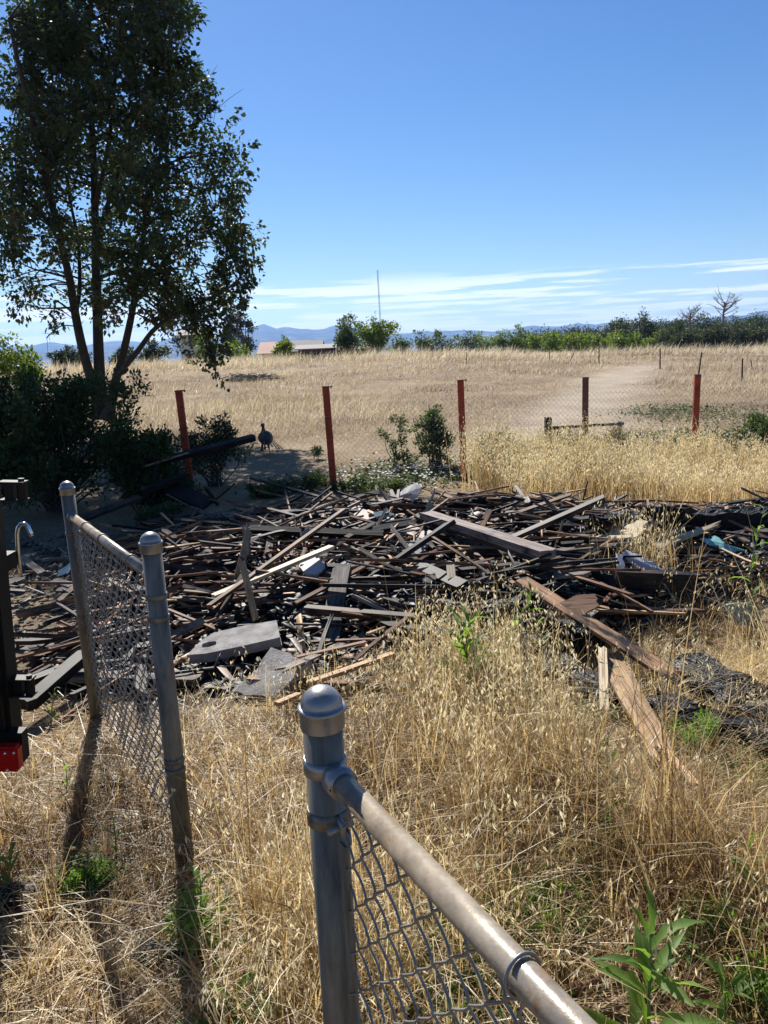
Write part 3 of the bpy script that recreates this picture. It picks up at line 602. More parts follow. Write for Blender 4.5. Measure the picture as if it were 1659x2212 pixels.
# ------------------------------------------------------------------ red posted wire fence behind the heap
tops = [(385, 845, 9.2), (703, 836, 9.6), (995, 822, 10.0), (1265, 816, 10.4), (1508, 810, 10.8)]
pts = [PYd(*t) for t in tops]
fr = empty('wire_fence', tuple(pts[2].xy)+(0,), label='chain link fence on five rust red steel posts across the back of the heap', cat='fence')
for i, p in enumerate(pts):
    zb = float(ground_h(p.x, p.y))-.15; hgt = p.z-zb; w_, dd = .082, .035
    m = MB(); m.box((0, 0, hgt/2), (w_, .006, hgt)); m.box((-w_/2+.003, dd/2, hgt/2), (.006, dd-.007, hgt)); m.box((w_/2-.003, dd/2, hgt/2), (.006, dd-.007, hgt))
    ln = [.030, .022, .012, .004, -.004][i]
    mat = M['rustypaint'] if i == 3 else M['redpaint']
    po = m.build('post', mat, fr); po.location = Vector((p.x+ln*hgt, p.y, zb))-fr.location; po.rotation_euler = (0.0, -ln, random.uniform(-.2, .2))
    if i == 3: po['label'] = 'browner post with dark weathered paint'
    c = MB()
    if i < 3: c.box((.018, .012, hgt+.006), (w_+.042, .045, .012)); c.box((w_/2+.030, .012, hgt-.006), (.012, .04, .02))
    else: c.box((0, .01, hgt+.005), (w_+.006, .05, .010)); c.box((0, -.006, hgt-.02), (w_+.004, .006, .022))
    c.build('top_plate', M['rustypaint'], po)
    if i == 0:
        MB().box((0, .0, .40), (w_+.006, .05, .07)).build('black_band', M['black'], po)
        MB().box((0, -.005, hgt*.5), (w_*.5, .006, .03)).build('clip', M['wire'], po)
    for k in range(3): MB().tube([(w_/2+.006, -.008, hgt*(.35+.2*k)), (-w_/2-.006, -.008, hgt*(.35+.2*k)+.004)], .002, 5).build('tie_wire', M['wire'], po)
dirf = (pts[4]-pts[0]); dirf.z = 0; dirf.normalize(); s0 = pts[0]-dirf*1.9; s1 = pts[4]+dirf*2.2
zs0 = float(ground_h(0, 9.8))
V, Fq = chainlink((s0.x, s0.y+.045), (s1.x, s1.y+.045), zs0+.02, zs0+1.10, .0355, .0012, 3, 4, .02)
# the fabric sags slightly to the right with the ground
loc(obj('wire_mesh', npmesh('wire_mesh', V, Fq, M['wire'], None, False), fr), fr)

# the low timber frame by the fence
lf = empty('low_timber_frame', tuple(PYd(1184, 960, 10.15)), label='low weathered timber frame with a short post, rail and brace at the fence', cat='frame')
def lbox(a, b, w_, t_, name, mat):
    a = Vector(a); b = Vector(b); d = b-a; mm = MB().box((0, 0, 0), (d.length, w_, t_)).build(name, mat, lf)
    mm.matrix_world = Matrix.Translation((a+b)/2) @ d.to_track_quat('X', 'Z').to_matrix().to_4x4(); mm.matrix_parent_inverse = Matrix.Translation(-lf.location); return mm
q = PYd(1184, 901, 10.15); lbox((q.x, q.y, -.1), q, .085, .085, 'short_post', M['dark'])
lbox(PYd(1192, 924, 10.12), PYd(1347, 915, 10.2), .04, .035, 'rail', M['grey'])
q = PYd(1341, 911, 10.2); lbox((q.x, q.y+.03, -.1), (q.x, q.y+.03, q.z), .05, .05, 'end_post', M['dark'])
lbox(PYd(1196, 922, 10.10), PYd(1222, 950, 10.10), .03, .045, 'brace', M['brown'])
# stakes of an old wire fence up the field
for i, (xt, yt, xb, yb, w_, lab) in enumerate(((1294, 742, 1294, 790, .028, 'thin dark stake upright at the far field edge before the orchard'), (1426, 752, 1426, 797, .03, 'dark straight stake in the field between the two rightmost red posts'), (1516, 761, 1508, 812, .03, 'leaning thin stake seen just above the rightmost red post'), (1604, 774, 1603, 822, .03, 'dark stake upright in the field beyond the rightmost red post'),
        (1187, 756, 1187, 783, .02, 'faint short stake in the dry field near the orchard'), (1246, 748, 1229, 782, .022, 'slanted stick tilting in the dry field near the orchard'), (1622, 778, 1626, 796, .02, 'stubby stick farthest to the right in the field'), (1008, 760, 1008, 786, .02, 'lone thin stake in the field centre above the middle red post'))):
    b_ = P(xb, yb, 0, ground_h); t_ = PYd(xt, yt, b_.y)
    m = MB(); m.tube([b_-Vector((0, 0, .1)), t_], [w_, w_*.8], 6); o = m.build('field_stake', M['stake']); tag(o, lab, 'stake', 'stakes up the field')

# ------------------------------------------------------------------ the big tree on the left
def smooth_path(pts, n):
    pts = [Vector(p) for p in pts]; out = []
    for i in range(len(pts)-1):
        p0 = pts[max(i-1, 0)]; p1 = pts[i]; p2 = pts[i+1]; p3 = pts[min(i+2, len(pts)-1)]
        for k in range(n):
            t = k/n; out.append(.5*((2*p1)+(p2-p0)*t+(2*p0-5*p1+4*p2-p3)*t*t+(3*p1-p0-3*p2+p3)*t**3))
    out.append(pts[-1]); return out
TY = 17.0; TS = TY/21.0
te = empty('oak_tree', tuple(P(222, 872, 0, ground_h).xy)+(0,), label='tall broad many stemmed leafy tree rising behind the dark shrub on the left', cat='tree')
te.location = (PYd(222, 872, TY).x, TY, float(ground_h(-7, TY)))
stems = [  # photo points with distance, base radius, end radius
    ([(212, 905, 20.9), (205, 850, 20.9), (180, 760, 20.8), (163, 680, 20.6), (150, 600, 20.3), (130, 520, 20.0), (112, 440, 19.7), (90, 340, 19.4), (66, 240, 19.2), (40, 140, 19.0), (20, 40, 19)], .20, .05),
    ([(222, 905, 21), (217, 840, 21), (213, 760, 21.1), (210, 660, 21.2), (207, 560, 21.4), (205, 450, 21.5), (202, 340, 21.6), (196, 230, 21.7), (190, 120, 21.8), (196, 0, 21.8), (205, -70, 21.8)], .235, .05),
    ([(232, 905, 20.7), (243, 860, 20.6), (250, 822, 20.5), (262, 780, 20.5), (276, 720, 20.4), (288, 660, 20.4), (298, 590, 20.3), (310, 510, 20.2), (322, 430, 20.1), (345, 340, 20), (360, 240, 20)], .19, .045),
    ([(255, 806, 20.5), (275, 785, 20.2), (300, 755, 20), (330, 715, 19.8), (365, 688, 19.6), (405, 668, 19.4), (445, 648, 19.2), (485, 628, 19.0), (520, 600, 18.9)], .115, .03),
    ([(207, 560, 21.4), (225, 470, 21.8), (250, 390, 22.3), (275, 330, 22.6), (310, 260, 22.9), (330, 170, 23)], .11, .03),
    ([(163, 680, 20.6), (172, 620, 21.5), (168, 520, 22.6), (150, 420, 23.3), (140, 300, 23.6), (130, 180, 23.8)], .085, .03),
    ([(130, 520, 20), (95, 470, 19.8), (55, 430, 19.5), (10, 380, 19.4), (-40, 330, 19.4)], .08, .03),
    ([(205, 450, 21.5), (225, 360, 20.6), (240, 270, 19.9), (250, 160, 19.5), (262, 50, 19.4)], .09, .03),
    ([(288, 660, 20.4), (330, 600, 20.8), (375, 540, 21.2), (420, 490, 21.5), (465, 450, 21.7)], .07, .025),
    ([(196, 230, 21.7), (240, 140, 21.2), (300, 60, 20.8), (350, -20, 20.6)], .07, .025),
    ([(150, 600, 20.3), (110, 590, 20.1), (70, 580, 20), (30, 560, 20)], .05, .015)]
trunk = MB(); nodes = []
for pp, r0, r1 in stems:
    path = smooth_path([PYd(p[0], p[1], p[2]*TS) for p in pp], 5); r0 *= TS*.78; r1 *= TS*.8
    rad = [r0+(r1-r0)*(i/(len(path)-1))**.8 for i in range(len(path))]
    if r0 > .10: rad[0] *= 1.5; rad[1] *= 1.35; rad[2] *= 1.22; rad[3] *= 1.1
    trunk.tube(path, rad, 10); nodes += [(p, r) for p, r in list(zip(path, rad))[8 if r0 > .10 else 3:]]
# knots on the right stem
for (kx, ky, kr) in ((252, 838, .13), (258, 803, .12)):
    kr *= TS; k = PYd(kx, ky, 20.4*TS); trunk.tube([k-Vector((.10, 0, 0)), k, k+Vector((.14, -.03, .04)), k+Vector((.20, -.04, .05))], [.1, kr, kr*.8, .03], 8)
NP = np.array([p for p, r in nodes])
def crown_r(zv):  # half width in photo units at photo height zv
    return np.interp(zv, [-125, -85, -40, 0, 100, 200, 300, 400, 500, 570, 640, 700, 790], [10, 90, 150, 192, 228, 262, 300, 310, 322, 325, 290, 220, 80])
cl = []
rs = np.random.default_rng(5)
while len(cl) < 520:
    zv = rs.uniform(-110, 690); R_ = crown_r(zv); a = rs.uniform(0, 2*np.pi); rr = rs.uniform(.03, 1)**.42
    R_ *= .91; dxv = math.cos(a)*rr*R_; dyv = math.sin(a)*rr*R_*.0128*TS
    xv = 228+dxv
    if zv > 560 and xv < 215 and rs.random() < .65: continue
    if zv > 610 and 130 < xv < 330 and rs.random() < .35: continue
    if xv < -330: continue
    c = PYd(xv, zv, TY+dyv)
    cl.append((c, rs.uniform(.24, .58)*TS))
for (hx, hy) in ((455, 690), (470, 720), (445, 735), (462, 765), (430, 690), (480, 700), (405, 705), (452, 745), (500, 660), (520, 640), (535, 600), (380, 640), (420, 650), (468, 782), (455, 772), (505, 565), (520, 540), (530, 575), (515, 500), (500, 530), (490, 470), (510, 600), (480, 600), (525, 620), (470, 560), (500, 420), (495, 380), (505, 330), (480, 350)):
    cl.append((PYd(hx, hy, (19.2+rs.uniform(-.3, .3))*TS), .34*TS))
lp, ld, ln_, ctint = [], [], [], []
for c, cr in cl:
    cv = np.array(c); d = np.linalg.norm(NP-cv, axis=1)+np.maximum(0, NP[:, 2]-cv[2])*.7; i = int(np.argmin(d)); p0, r0 = nodes[i]
    mid = p0.lerp(c, .55)+Vector((0, 0, .12*(c-p0).length))+Vector(rs.normal(0, .08, 3))
    if (c-p0).length > .25:
        path = smooth_path([p0, mid, c], 3); rb = min(r0*.6, .012+.013*(c-p0).length); trunk.tube(path, [rb+(.006-rb)*k/(len(path)-1) for k in range(len(path))], 5, False)
    # twigs out of the clump
    nt_ = rs.integers(3, 6)
    for k in range(nt_):
        e = c+Vector(rs.normal(0, cr*.55, 3)); trunk.tube([c, c.lerp(e, .5)+Vector(rs.normal(0, .03, 3)), e], [.006, .005, .003], 3, False)
    nl = int(118*cr/.45/TS); ctint.append(np.clip(rs.normal(.48, .22)+rs.normal(0, .16, nl), 0, 1)); sub = rs.normal(0, cr*.52, (7, 3)); q = cv+sub[rs.integers(0, 7, nl)]+rs.normal(0, cr*.20, (nl, 3))
    lp.append(q); dd = q-cv+rs.normal(0, cr*.7, (nl, 3)); dd[:, 2] -= .1; ld.append(dd); nn = rs.normal(0, .6, (nl, 3)); nn[:, 2] += .8; ln_.append(nn)
# bare twigs low on the left
for (x0_, y0_, x1_, y1_) in ((150, 612, 95, 590), (150, 640, 60, 620), (160, 690, 90, 668), (150, 612, 75, 640), (165, 705, 100, 730)):
    a, b = PYd(x0_, y0_, 20.3*TS), PYd(x1_, y1_, 19.9*TS); trunk.tube(smooth_path([a, a.lerp(b, .5)+Vector((0, 0, .12)), b], 3), .012, 4, False)
    for k in range(7):
        s = a.lerp(b, rs.uniform(.4, 1)); trunk.tube([s, s+Vector((rs.normal(-.15, .2), rs.normal(0, .2), rs.normal(.0, .22)))], [.006, .003], 3, False)
tk = trunk.build('trunk', M['bark'], te, True); tk.matrix_parent_inverse = Matrix.Translation(-te.location)
lp = np.concatenate(lp); ld = np.concatenate(ld); ln_ = np.concatenate(ln_); k = len(lp)
V, Ft, T = diamonds(lp, ld, ln_, RNG.uniform(.075, .135, k), RNG.uniform(.05, .085, k), np.concatenate(ctint), .15)
cr_o = obj('crown', npmesh('crown', V, Ft, M['leaf_oak'], T), te); cr_o.matrix_parent_inverse = Matrix.Translation(-te.location)

# ------------------------------------------------------------------ shrubs and further trees
def plant(name, base, clumps, nleaf, lsize, mat, label, cat, group=None, stems=6, bark='bark', seed=1, stem_r=.02, upb=.4, trunk_r=None, wl=.5, fuzz=.5):
    """woody plant: stems from the base to every clump, leaves spread round clumps (x,y,z,r) given relative to the base"""
    r_ = np.random.default_rng(seed); e = empty(name, base, label=label, cat=cat, group=group); t = MB()
    zmid = min(c[2] for c in clumps)
    for i, c in enumerate(clumps):
        a = Vector((r_.normal(0, .06), r_.normal(0, .06), -.05)) if trunk_r is None else Vector((0, 0, max(.05, zmid*.55)))
        b = Vector(c[:3]); t.tube(smooth_path([a, a.lerp(b, .5)+Vector((r_.normal(0, .08)*b.z, r_.normal(0, .08)*b.z, .06*b.z)), b], 3), [stem_r*(1-.8*k/6) for k in range(7)], 5, False)
    if trunk_r: t.tube([(0, 0, -.15), (0, 0, zmid*.3), (0, 0, max(.08, zmid*.62))], [trunk_r*1.25, trunk_r, trunk_r*.8], 8)
    t.build('trunk' if trunk_r else 'stems', M[bark], e, True)
    q = []; d = []; w = np.array([c[3]**2 for c in clumps]); w = w/w.sum()
    for c, ww in zip(clumps, w):
        n_ = max(6, int(nleaf*ww)); sub = r_.normal(0, 1, (6, 3)); sub /= np.linalg.norm(sub, axis=1, keepdims=True); sub *= c[3]*r_.uniform(.3, 1.0, (6, 1))
        off = sub[r_.integers(0, 6, n_)]+r_.normal(0, c[3]*fuzz*.6, (n_, 3)); q.append(np.array(c[:3])+off); d.append(off+r_.normal(0, c[3]*.6, (n_, 3)))
    q = np.concatenate(q); d = np.concatenate(d); q[:, 2] = np.maximum(q[:, 2], .02); n_ = len(q); d[:, 2] += upb*np.abs(d).mean()
    nn = r_.normal(0, .7, (n_, 3)); nn[:, 2] += .7; Ls = lsize*r_.uniform(.6, 1.3, n_)
    V, Ft, T = diamonds(q, d, nn, Ls, Ls*wl, np.clip(r_.beta(2, 2, n_), 0, 1), .15)
    obj('crown', npmesh('crown', V, Ft, M[mat], T), e); return e
def ell(r_, n, rx, ry, z0, z1, cr, top=1.0):
    """clump centres filling a rounded bush"""
    out = []
    while len(out) < n:
        p = r_.uniform(-1, 1, 3)
        if p[0]**2+p[1]**2+p[2]**2*top > 1: continue
        out.append((p[0]*rx, p[1]*ry, (z0+z1)/2+p[2]*(z1-z0)/2, cr*r_.uniform(.7, 1.3)))
    return out
r9 = np.random.default_rng(9)
b_ = PYd(150, 1080, 9.0); plant('dark_shrub', (-3.95, 9.1, 0), ell(r9, 60, 1.35, 1.0, .1, 1.50, .22)+[(-1.2+.3*i, r9.normal(0, .3), 1.42+.14*r9.random(), .13) for i in range(9)], 30000, .055, 'leaf_dark', 'large dark shrub in shade behind the dark trailer corner', 'shrub', seed=11, stem_r=.014)
plant('dark_shrub', (-2.75, 8.7, 0), ell(r9, 26, .50, .5, .1, .95, .16), 9000, .05, 'leaf_dark', 'lower dark shrub beside the leaning charred beams', 'shrub', seed=12, stem_r=.012)
plant('dark_shrub', (-5.3, 9.0, 0), ell(r9, 40, 1.1, .9, .1, 1.85, .24), 15000, .055, 'leaf_dark', 'dark shrub at the left frame edge under the tree', 'shrub', seed=13, stem_r=.014)
plant('fence_shrub', (PYd(460, 1000, 10.3).x, 10.3, .0), ell(r9, 26, .42, .35, .1, .86, .13), 5200, .05, 'leaf_dark', 'loose dark green shrub between the two leftmost red posts', 'shrub', seed=14, stem_r=.009)
plant('fence_shrub', (PYd(330, 1000, 10).x, 9.9, .0), ell(r9, 12, .30, .3, .2, .72, .10), 1600, .055, 'leaf_dark', 'sprawling shrub branches showing left of the leftmost red post', 'shrub', seed=15, stem_r=.009)
plant('fence_shrub', (PYd(940, 1005, 11.0).x, 11.0, .0), ell(r9, 26, .25, .25, .08, .78, .10), 5200, .045, 'leaf_mid', 'dense rounded green bush behind the fence beside the middle red post', 'shrub', seed=16, stem_r=.008)
plant('sapling', (PYd(868, 1010, 11.0).x, 11.0, .0), [(-.02, 0, .7, .09), (.02, .03, .55, .08), (-.22, 0, .50, .08), (-.12, .05, .35, .08), (.05, 0, .40, .07), (.1, .03, .1, .1), (-.1, 0, .12, .1), (0, 0, .2, .08)], 1000, .05, 'leaf_mid', 'thin green sapling left of the rounded bush behind the fence', 'sapling', seed=17, stem_r=.008)
plant('fence_shrub', (PYd(1640, 1010, 10.2).x+.15, 10.2, -.05), ell(r9, 26, .75, .35, .05, .62, .14), 5200, .06, 'leaf_mid', 'leafy green bush at the right edge behind the tall dry grass', 'shrub', seed=18, stem_r=.008)
plant('fence_shrub', (PYd(1545, 1010, 10.9).x, 11.3, -.03), ell(r9, 16, .6, .3, .02, .30, .12), 2200, .06, 'leaf_mid', 'low green weed patch right of the rightmost red post', 'shrub', seed=19, stem_r=.006)
plant('low_weed', (PYd(684, 985, 12.2).x, 12.2, .03), ell(r9, 6, .08, .08, .05, .2, .05), 320, .045, 'leaf_mid', 'small green weed alone on the mown dry ground by the second red post', 'weed', seed=20, stem_r=.005)
for i, (xv, yv, rx, hz, lab) in enumerate(((385, 1098, .32, .34, 'bright green shrub under the leaning charred beams'), (345, 1135, .2, .18, 'low green weed clump left of the heap in shade'), (650, 1062, .45, .16, 'green weed patch just behind the heap left of the second red post'), (790, 1062, .5, .12, 'spreading green weed patch right of the second red post'), (575, 1072, .3, .12, 'shaded green weed clump behind the heap below the bird'))):
    b_ = P(xv, yv, 0, ground_h); plant('low_weed', tuple(b_), ell(r9, 16, rx, .25, .02, hz, .07), 2400, .04, 'leaf_mid' if i else 'leaf_dark', lab, 'weed', seed=30+i, stem_r=.004)
# dried weeds standing by the fence
for i, (xv, rx, hz, lab) in enumerate(((1080, .28, .72, 'feathery dry olive weed right of the middle red post'), (1170, .25, .62, 'tangled dry weed in front of the short timber post'), (1235, .28, .60, 'dry bushy weed in front of the browner post'), (1320, .22, .55, 'thin dry weed below the low timber rail'))):
    b_ = PYd(xv, 1060, 9.45+.12*i); plant('dry_weed', (b_.x, 9.45+.12*i, -.07), ell(r9, 22, rx, .2, .1, hz, .11), 2600, .05, 'drystalk', lab, 'weed', seed=40+i, stem_r=.006, wl=.22)

def fartree(name, xv, ytop, Y, wpx, mat, label, cat='tree', group=None, seed=1, n=900, leaf=.3, zb=None, trunk=.12, nc=18, low=.25, bark='bark'):
    t = PYd(xv, ytop, Y); g = float(ground_h(t.x, Y)) if zb is None else zb; hgt = t.z-g; r_ = np.random.default_rng(seed); rx = wpx/2*Y/FV
    cl_ = ell(r_, nc, rx*.8, rx*.75, hgt*low, hgt*.93, rx*.30)
    return plant(name, (t.x, Y, g), cl_, n, leaf, mat, label, cat, group, seed=seed, stem_r=.02*hgt/2, trunk_r=trunk, bark=bark, wl=.6, upb=.2)
G = 'trees beyond the field'
fartree('round_tree', 755, 676, 66, 80, 'leaf_mid', 'blue green open tree beside the low houses past the field', seed=51, n=2600, leaf=.24, nc=22, low=.15)
fartree('round_tree', 815, 680, 64, 88, 'leaf_orchard', 'bright green round tree right of the low houses', seed=52, n=3600, leaf=.22, nc=26, low=.12)
fartree('round_tree', 612, 733, 60, 50, 'leaf_orchard', 'small green tree in front of the house roofs', seed=53, n=1500, leaf=.2, nc=14, low=.1)
for i, (xv, yt, wp, lab) in enumerate(((490, 632, 40, 'slim tall gum tree left of the mast far behind the big tree'), (520, 636, 50, 'tall sparse gum tree showing right of the big tree'), (390, 640, 110, 'broad dusky gum tree behind the white building'))):
    fartree('gum_tree', xv, yt, 92+3*i, wp, 'leaf_euc', lab, seed=60+i, n=1900 if i < 2 else 3200, leaf=.32, nc=20, low=.25, trunk=.16, bark='palebark')
for i, (xv, yt, wp, lab) in enumerate(((440, 705, 60, 'mid green tree right of the white building'), (505, 738, 70, 'low bushy tree at the field edge under the gum trees'), (330, 735, 70, 'dark low bush left of the white building'), (265, 742, 60, 'dark low bush behind the leaning right stem'), (160, 742, 60, 'dusky bush left of the tree trunks'), (125, 745, 40, 'small dark tree left of the tree trunks'))):
    fartree('bushy_tree', xv, yt, 62+2*i, wp, 'leaf_orchard' if i < 2 else 'leaf_far', lab, seed=70+i, n=1500, leaf=.24, nc=14, low=.05)
fartree('garden_tree', 35, 718, 30, 100, 'leaf_orchard', 'light green tree at the left frame edge beyond the dark shrubs', seed=80, n=3000, leaf=.14, nc=24, low=.05)
# orchard row
ORD = 'first second third fourth fifth sixth seventh eighth ninth tenth eleventh twelfth thirteenth fourteenth fifteenth sixteenth seventeenth eighteenth nineteenth twentieth'.split()
xo = 868; i = 0
while xo < 1440:
    wp = 46+10*r9.random(); yt = np.interp(xo, [868, 930, 1000, 1060, 1150, 1430], [725, 716, 722, 718, 716, 720])+r9.normal(0, 3)
    fartree('orchard_tree', xo, yt, 108+r9.random()*6, wp+14, 'leaf_orchard' if xo > 1020 else 'leaf_mid', (ORD[i]+' orchard tree in the row counting from the houses, '+('yellow green' if xo > 1020 else 'darker green')), group='orchard row bright' if xo > 1020 else 'orchard row dark', seed=100+i, n=1100, leaf=.34, nc=14, low=.05); xo += wp*.72; i += 1
# wood on the right
for i in range(26):
    xv = 1150+i*22+r9.normal(0, 6); yt = np.interp(xv, [1150, 1250, 1330, 1420, 1500, 1560, 1660, 1720], [724, 712, 700, 692, 700, 690, 676, 672])+r9.normal(0, 7)
    fartree('woodland_tree', xv, yt, 125+r9.random()*40, 80+r9.random()*30, 'leaf_far', 'dark tree in the wood at the right behind the orchard', group='woodland trees on the right', seed=150+i, n=3000, leaf=.34, nc=22, low=.03)
for i in range(9):
    xv = 1440+i*30+r9.normal(0, 5); fartree('woodland_shrub', xv, 716+r9.normal(0, 5)-i*1.5, 100+r9.random()*12, 60+r9.random()*20, 'leaf_far', 'dark rounded thicket tree at the right field edge', group='thicket at the right field edge', seed=190+i, n=2200, leaf=.28, nc=18, low=.02)
# two dead trees
for i, (xv, yt, wp, lab) in enumerate(((1492, 648, 60, 'leafless dead tree left of the pair above the wood'), (1565, 627, 75, 'taller leafless dead tree above the wood'))):
    Y = 122; t = PYd(xv, yt, Y); b0 = Vector((t.x, Y, .2)); e = empty('dead_tree', tuple(b0), label=lab, cat='tree'); hgt = t.z-.2; m = MB(); rx = wp/2*Y/FV
    m.tube([(0, 0, -.2), (.1, 0, hgt*.35), (0, 0, hgt*.6), (.15, 0, hgt*.8)], [.22, .18, .13, .06], 7)
    for k in range(22):
        z0_ = hgt*r9.uniform(.5, .8); a = r9.uniform(0, 6.28); l_ = rx*r9.uniform(.5, 1.05); tip = Vector((math.cos(a)*l_, math.sin(a)*l_, z0_+hgt*r9.uniform(.05, .24))); s = Vector((.05, 0, z0_)); mm = s.lerp(tip, .5)+Vector((0, 0, -.1)); m.tube([s, mm, tip], [.07, .05, .025], 4, False)
        for j in range(3): q = mm.lerp(tip, r9.random()); m.tube([q, q+Vector((r9.normal(0, .4), r9.normal(0, .4), abs(r9.normal(.3, .3))))], [.035, .02], 3, False)
    m.build('trunk', M['palebark'], e, True)

# ------------------------------------------------------------------ far buildings and mast
def house(name, xl, xr, yt, yb, Y, depth, wall, roof, label, rid=.35, windows=()):
    a = PYd(xl, yb, Y); c = PYd(xr, yb, Y); t = PYd((xl+xr)/2, yt, Y); g = float(ground_h(a.x, Y))-.3; e = empty(name, ((a.x+c.x)/2, Y, g), label=label, cat='house'); W = c.x-a.x; hh_ = t.z-g; ev = hh_*(1-rid)
    m = MB(); m.box((0, depth/2, ev/2), (W, depth, ev)); m.add([(-W/2, 0, ev), (W/2, 0, ev), (-W/2, depth, ev), (W/2, depth, ev), (-W/2, depth/2, hh_-.05), (W/2, depth/2, hh_-.05)], [(0, 2, 4), (1, 5, 3)]); m.build('wall', wall, e)
    r_ = MB(); o_ = .35
    for s in (0, 1):
        y0 = -o_ if s == 0 else depth+o_
        r_.add([(-W/2-o_, y0, ev-.12), (W/2+o_, y0, ev-.12), (W/2+o_, depth/2, hh_), (-W/2-o_, depth/2, hh_), (-W/2-o_, y0, ev-.02), (W/2+o_, y0, ev-.02), (W/2+o_, depth/2, hh_+.10), (-W/2-o_, depth/2, hh_+.10)], [(0, 1, 2, 3), (4, 7, 6, 5), (0, 4, 5, 1), (1, 5, 6, 2), (0, 3, 7, 4)])
    r_.build('roof', roof, e)
    for (u, z_, w_, h_) in windows:
        f_ = MB().box((u*W, -.03, z_*hh_), (w_+.16, .05, h_+.16)).build('window', M['wall_white'], e); MB().box((u*W, -.065, z_*hh_), (w_, .03, h_)).build('pane', M['window'], f_)
    return e
house('house', 562, 660, 738, 765, 84, 6, M['wall_white'], M['roofred'], 'pale house with faded clay roof left of the small green tree', .4)
house('house', 632, 690, 737, 766, 80, 5, M['wall_brown'], M['roof'], 'brown house with pale ridged roof behind the small green tree', .35)
house('shed', 645, 742, 745, 768, 72, 5, M['wall_brown'], M['roof'], 'long low brown shed with a pale flat roof past the field', .14, ((-.2, .4, .8, .5), (.15, .4, .8, .5)))
house('shed', 735, 800, 745, 768, 70, 4, M['wall_brown'], M['wall_brown'], 'dark low shed under the round trees', .2)
wb = house('white_building', 393, 432, 712, 778, 64, 4, M['wall_white'], M['roof'], 'narrow white two storey building with dark windows behind the tree', .12, ((.2, .72, .7, .8), (-.1, .3, .6, .9), (.25, .28, .5, .7)))
t0_, t1_ = PYd(816, 583, 420), PYd(822, 690, 420)
e = empty('radio_mast', (t1_.x, 420, 0), label='thin tall lattice radio mast on the skyline', cat='mast'); m = MB()
hm = t0_.z
for a in (0, 2.1, 4.2): m.tube([(.45*math.cos(a), .45*math.sin(a), 0), (.35*math.cos(a)-.6, .35*math.sin(a), hm)], .10, 5)
for k in range(40):
    z_ = hm*k/40
    for a in (0, 2.1, 4.2): m.tube([(.45*math.cos(a)-.6*k/40, .45*math.sin(a), z_), (.42*math.cos(a+2.1)-.6*(k+1)/40, .42*math.sin(a+2.1), z_+hm/40)], .05, 3, False)
m.build('lattice', M['mast'], e)
# heap of cut brush lying in the field
b_ = P(545, 822, 0, ground_h); m = MB()
for k in range(160):
    a = r9.uniform(0, 3.14); c = Vector((r9.normal(0, .55), r9.normal(0, .35), abs(r9.normal(.08, .07)))); d = Vector((math.cos(a), math.sin(a), r9.normal(0, .2)))*r9.uniform(.1, .35); m.tube([c-d, c+d], .016, 4, False)
o = m.build('brush_pile', M['palebark'], None, False, b_); tag(o, 'grey heap of cut brush lying in the dry field', 'brush pile')

# ------------------------------------------------------------------ the dark bird behind the fence
bb = P(576, 979, 0, ground_h); be = empty('bird', tuple(bb), label='dark brown bird standing on dry ground behind the wire fence', cat='bird'); be.rotation_euler = (0, 0, 1.95); be.scale = (1, 1.15, 1)
def skin_body():
    m = MB(); m.tube(smooth_path([(-.26, 0, .23), (-.17, 0, .25), (-.05, 0, .26), (.06, 0, .28), (.11, 0, .33), (.12, 0, .39), (.125, 0, .44), (.14, 0, .47), (.17, 0, .47), (.205, 0, .455)], 3), [.02, .035, .055, .075, .092, .108, .118, .122, .12, .115, .105, .09, .07, .05, .040, .033, .028, .026, .025, .027, .032, .034, .033, .03, .022, .014, .010, .004], 14)
    return m
bd = skin_body().build('body', M['feather'], be, True); bd.scale = (1, .9, 1)
m = MB()
for k in range(7):
    a = (k-3)*.16; m.add([(-.14, .02*(k-3), .27), (-.46*math.cos(a), .34*math.sin(a)-.016, .15-.02*abs(k-3)), (-.48*math.cos(a), .35*math.sin(a)+.016, .155-.02*abs(k-3)), (-.14, .02*(k-3)+.015, .28)], [(0, 1, 2, 3)])
m.build('tail', M['feather'], be)
for s in (-1, 1): MB().tube([(.02, .05*s, .20), (.03, .05*s, .10), (.01, .05*s, .0), (.06, .06*s, -.005)], [.022, .010, .008, .006], 6).build('leg', M['palebark'], be, True)

# ------------------------------------------------------------------ the burnt heap: ash, then every board
rub = MB()
def rub_h(x, y): return H(x, y)+.012+.05*np.abs(fbm(x, y, 6, 22))+.03*np.abs(fbm(x, y, 17, 23)) - .5*(1-sstep(.0, .35, pile_mask(x, y)))
o = obj('ash_bed', grid('ash_bed', np.arange(-3.4, 4.6, .035), np.arange(3.6, 8.5, .035), rub_h, M['rubble'], None, False)); tag(o, 'black ash and fine char under the burnt boards', 'ash', kind='stuff')

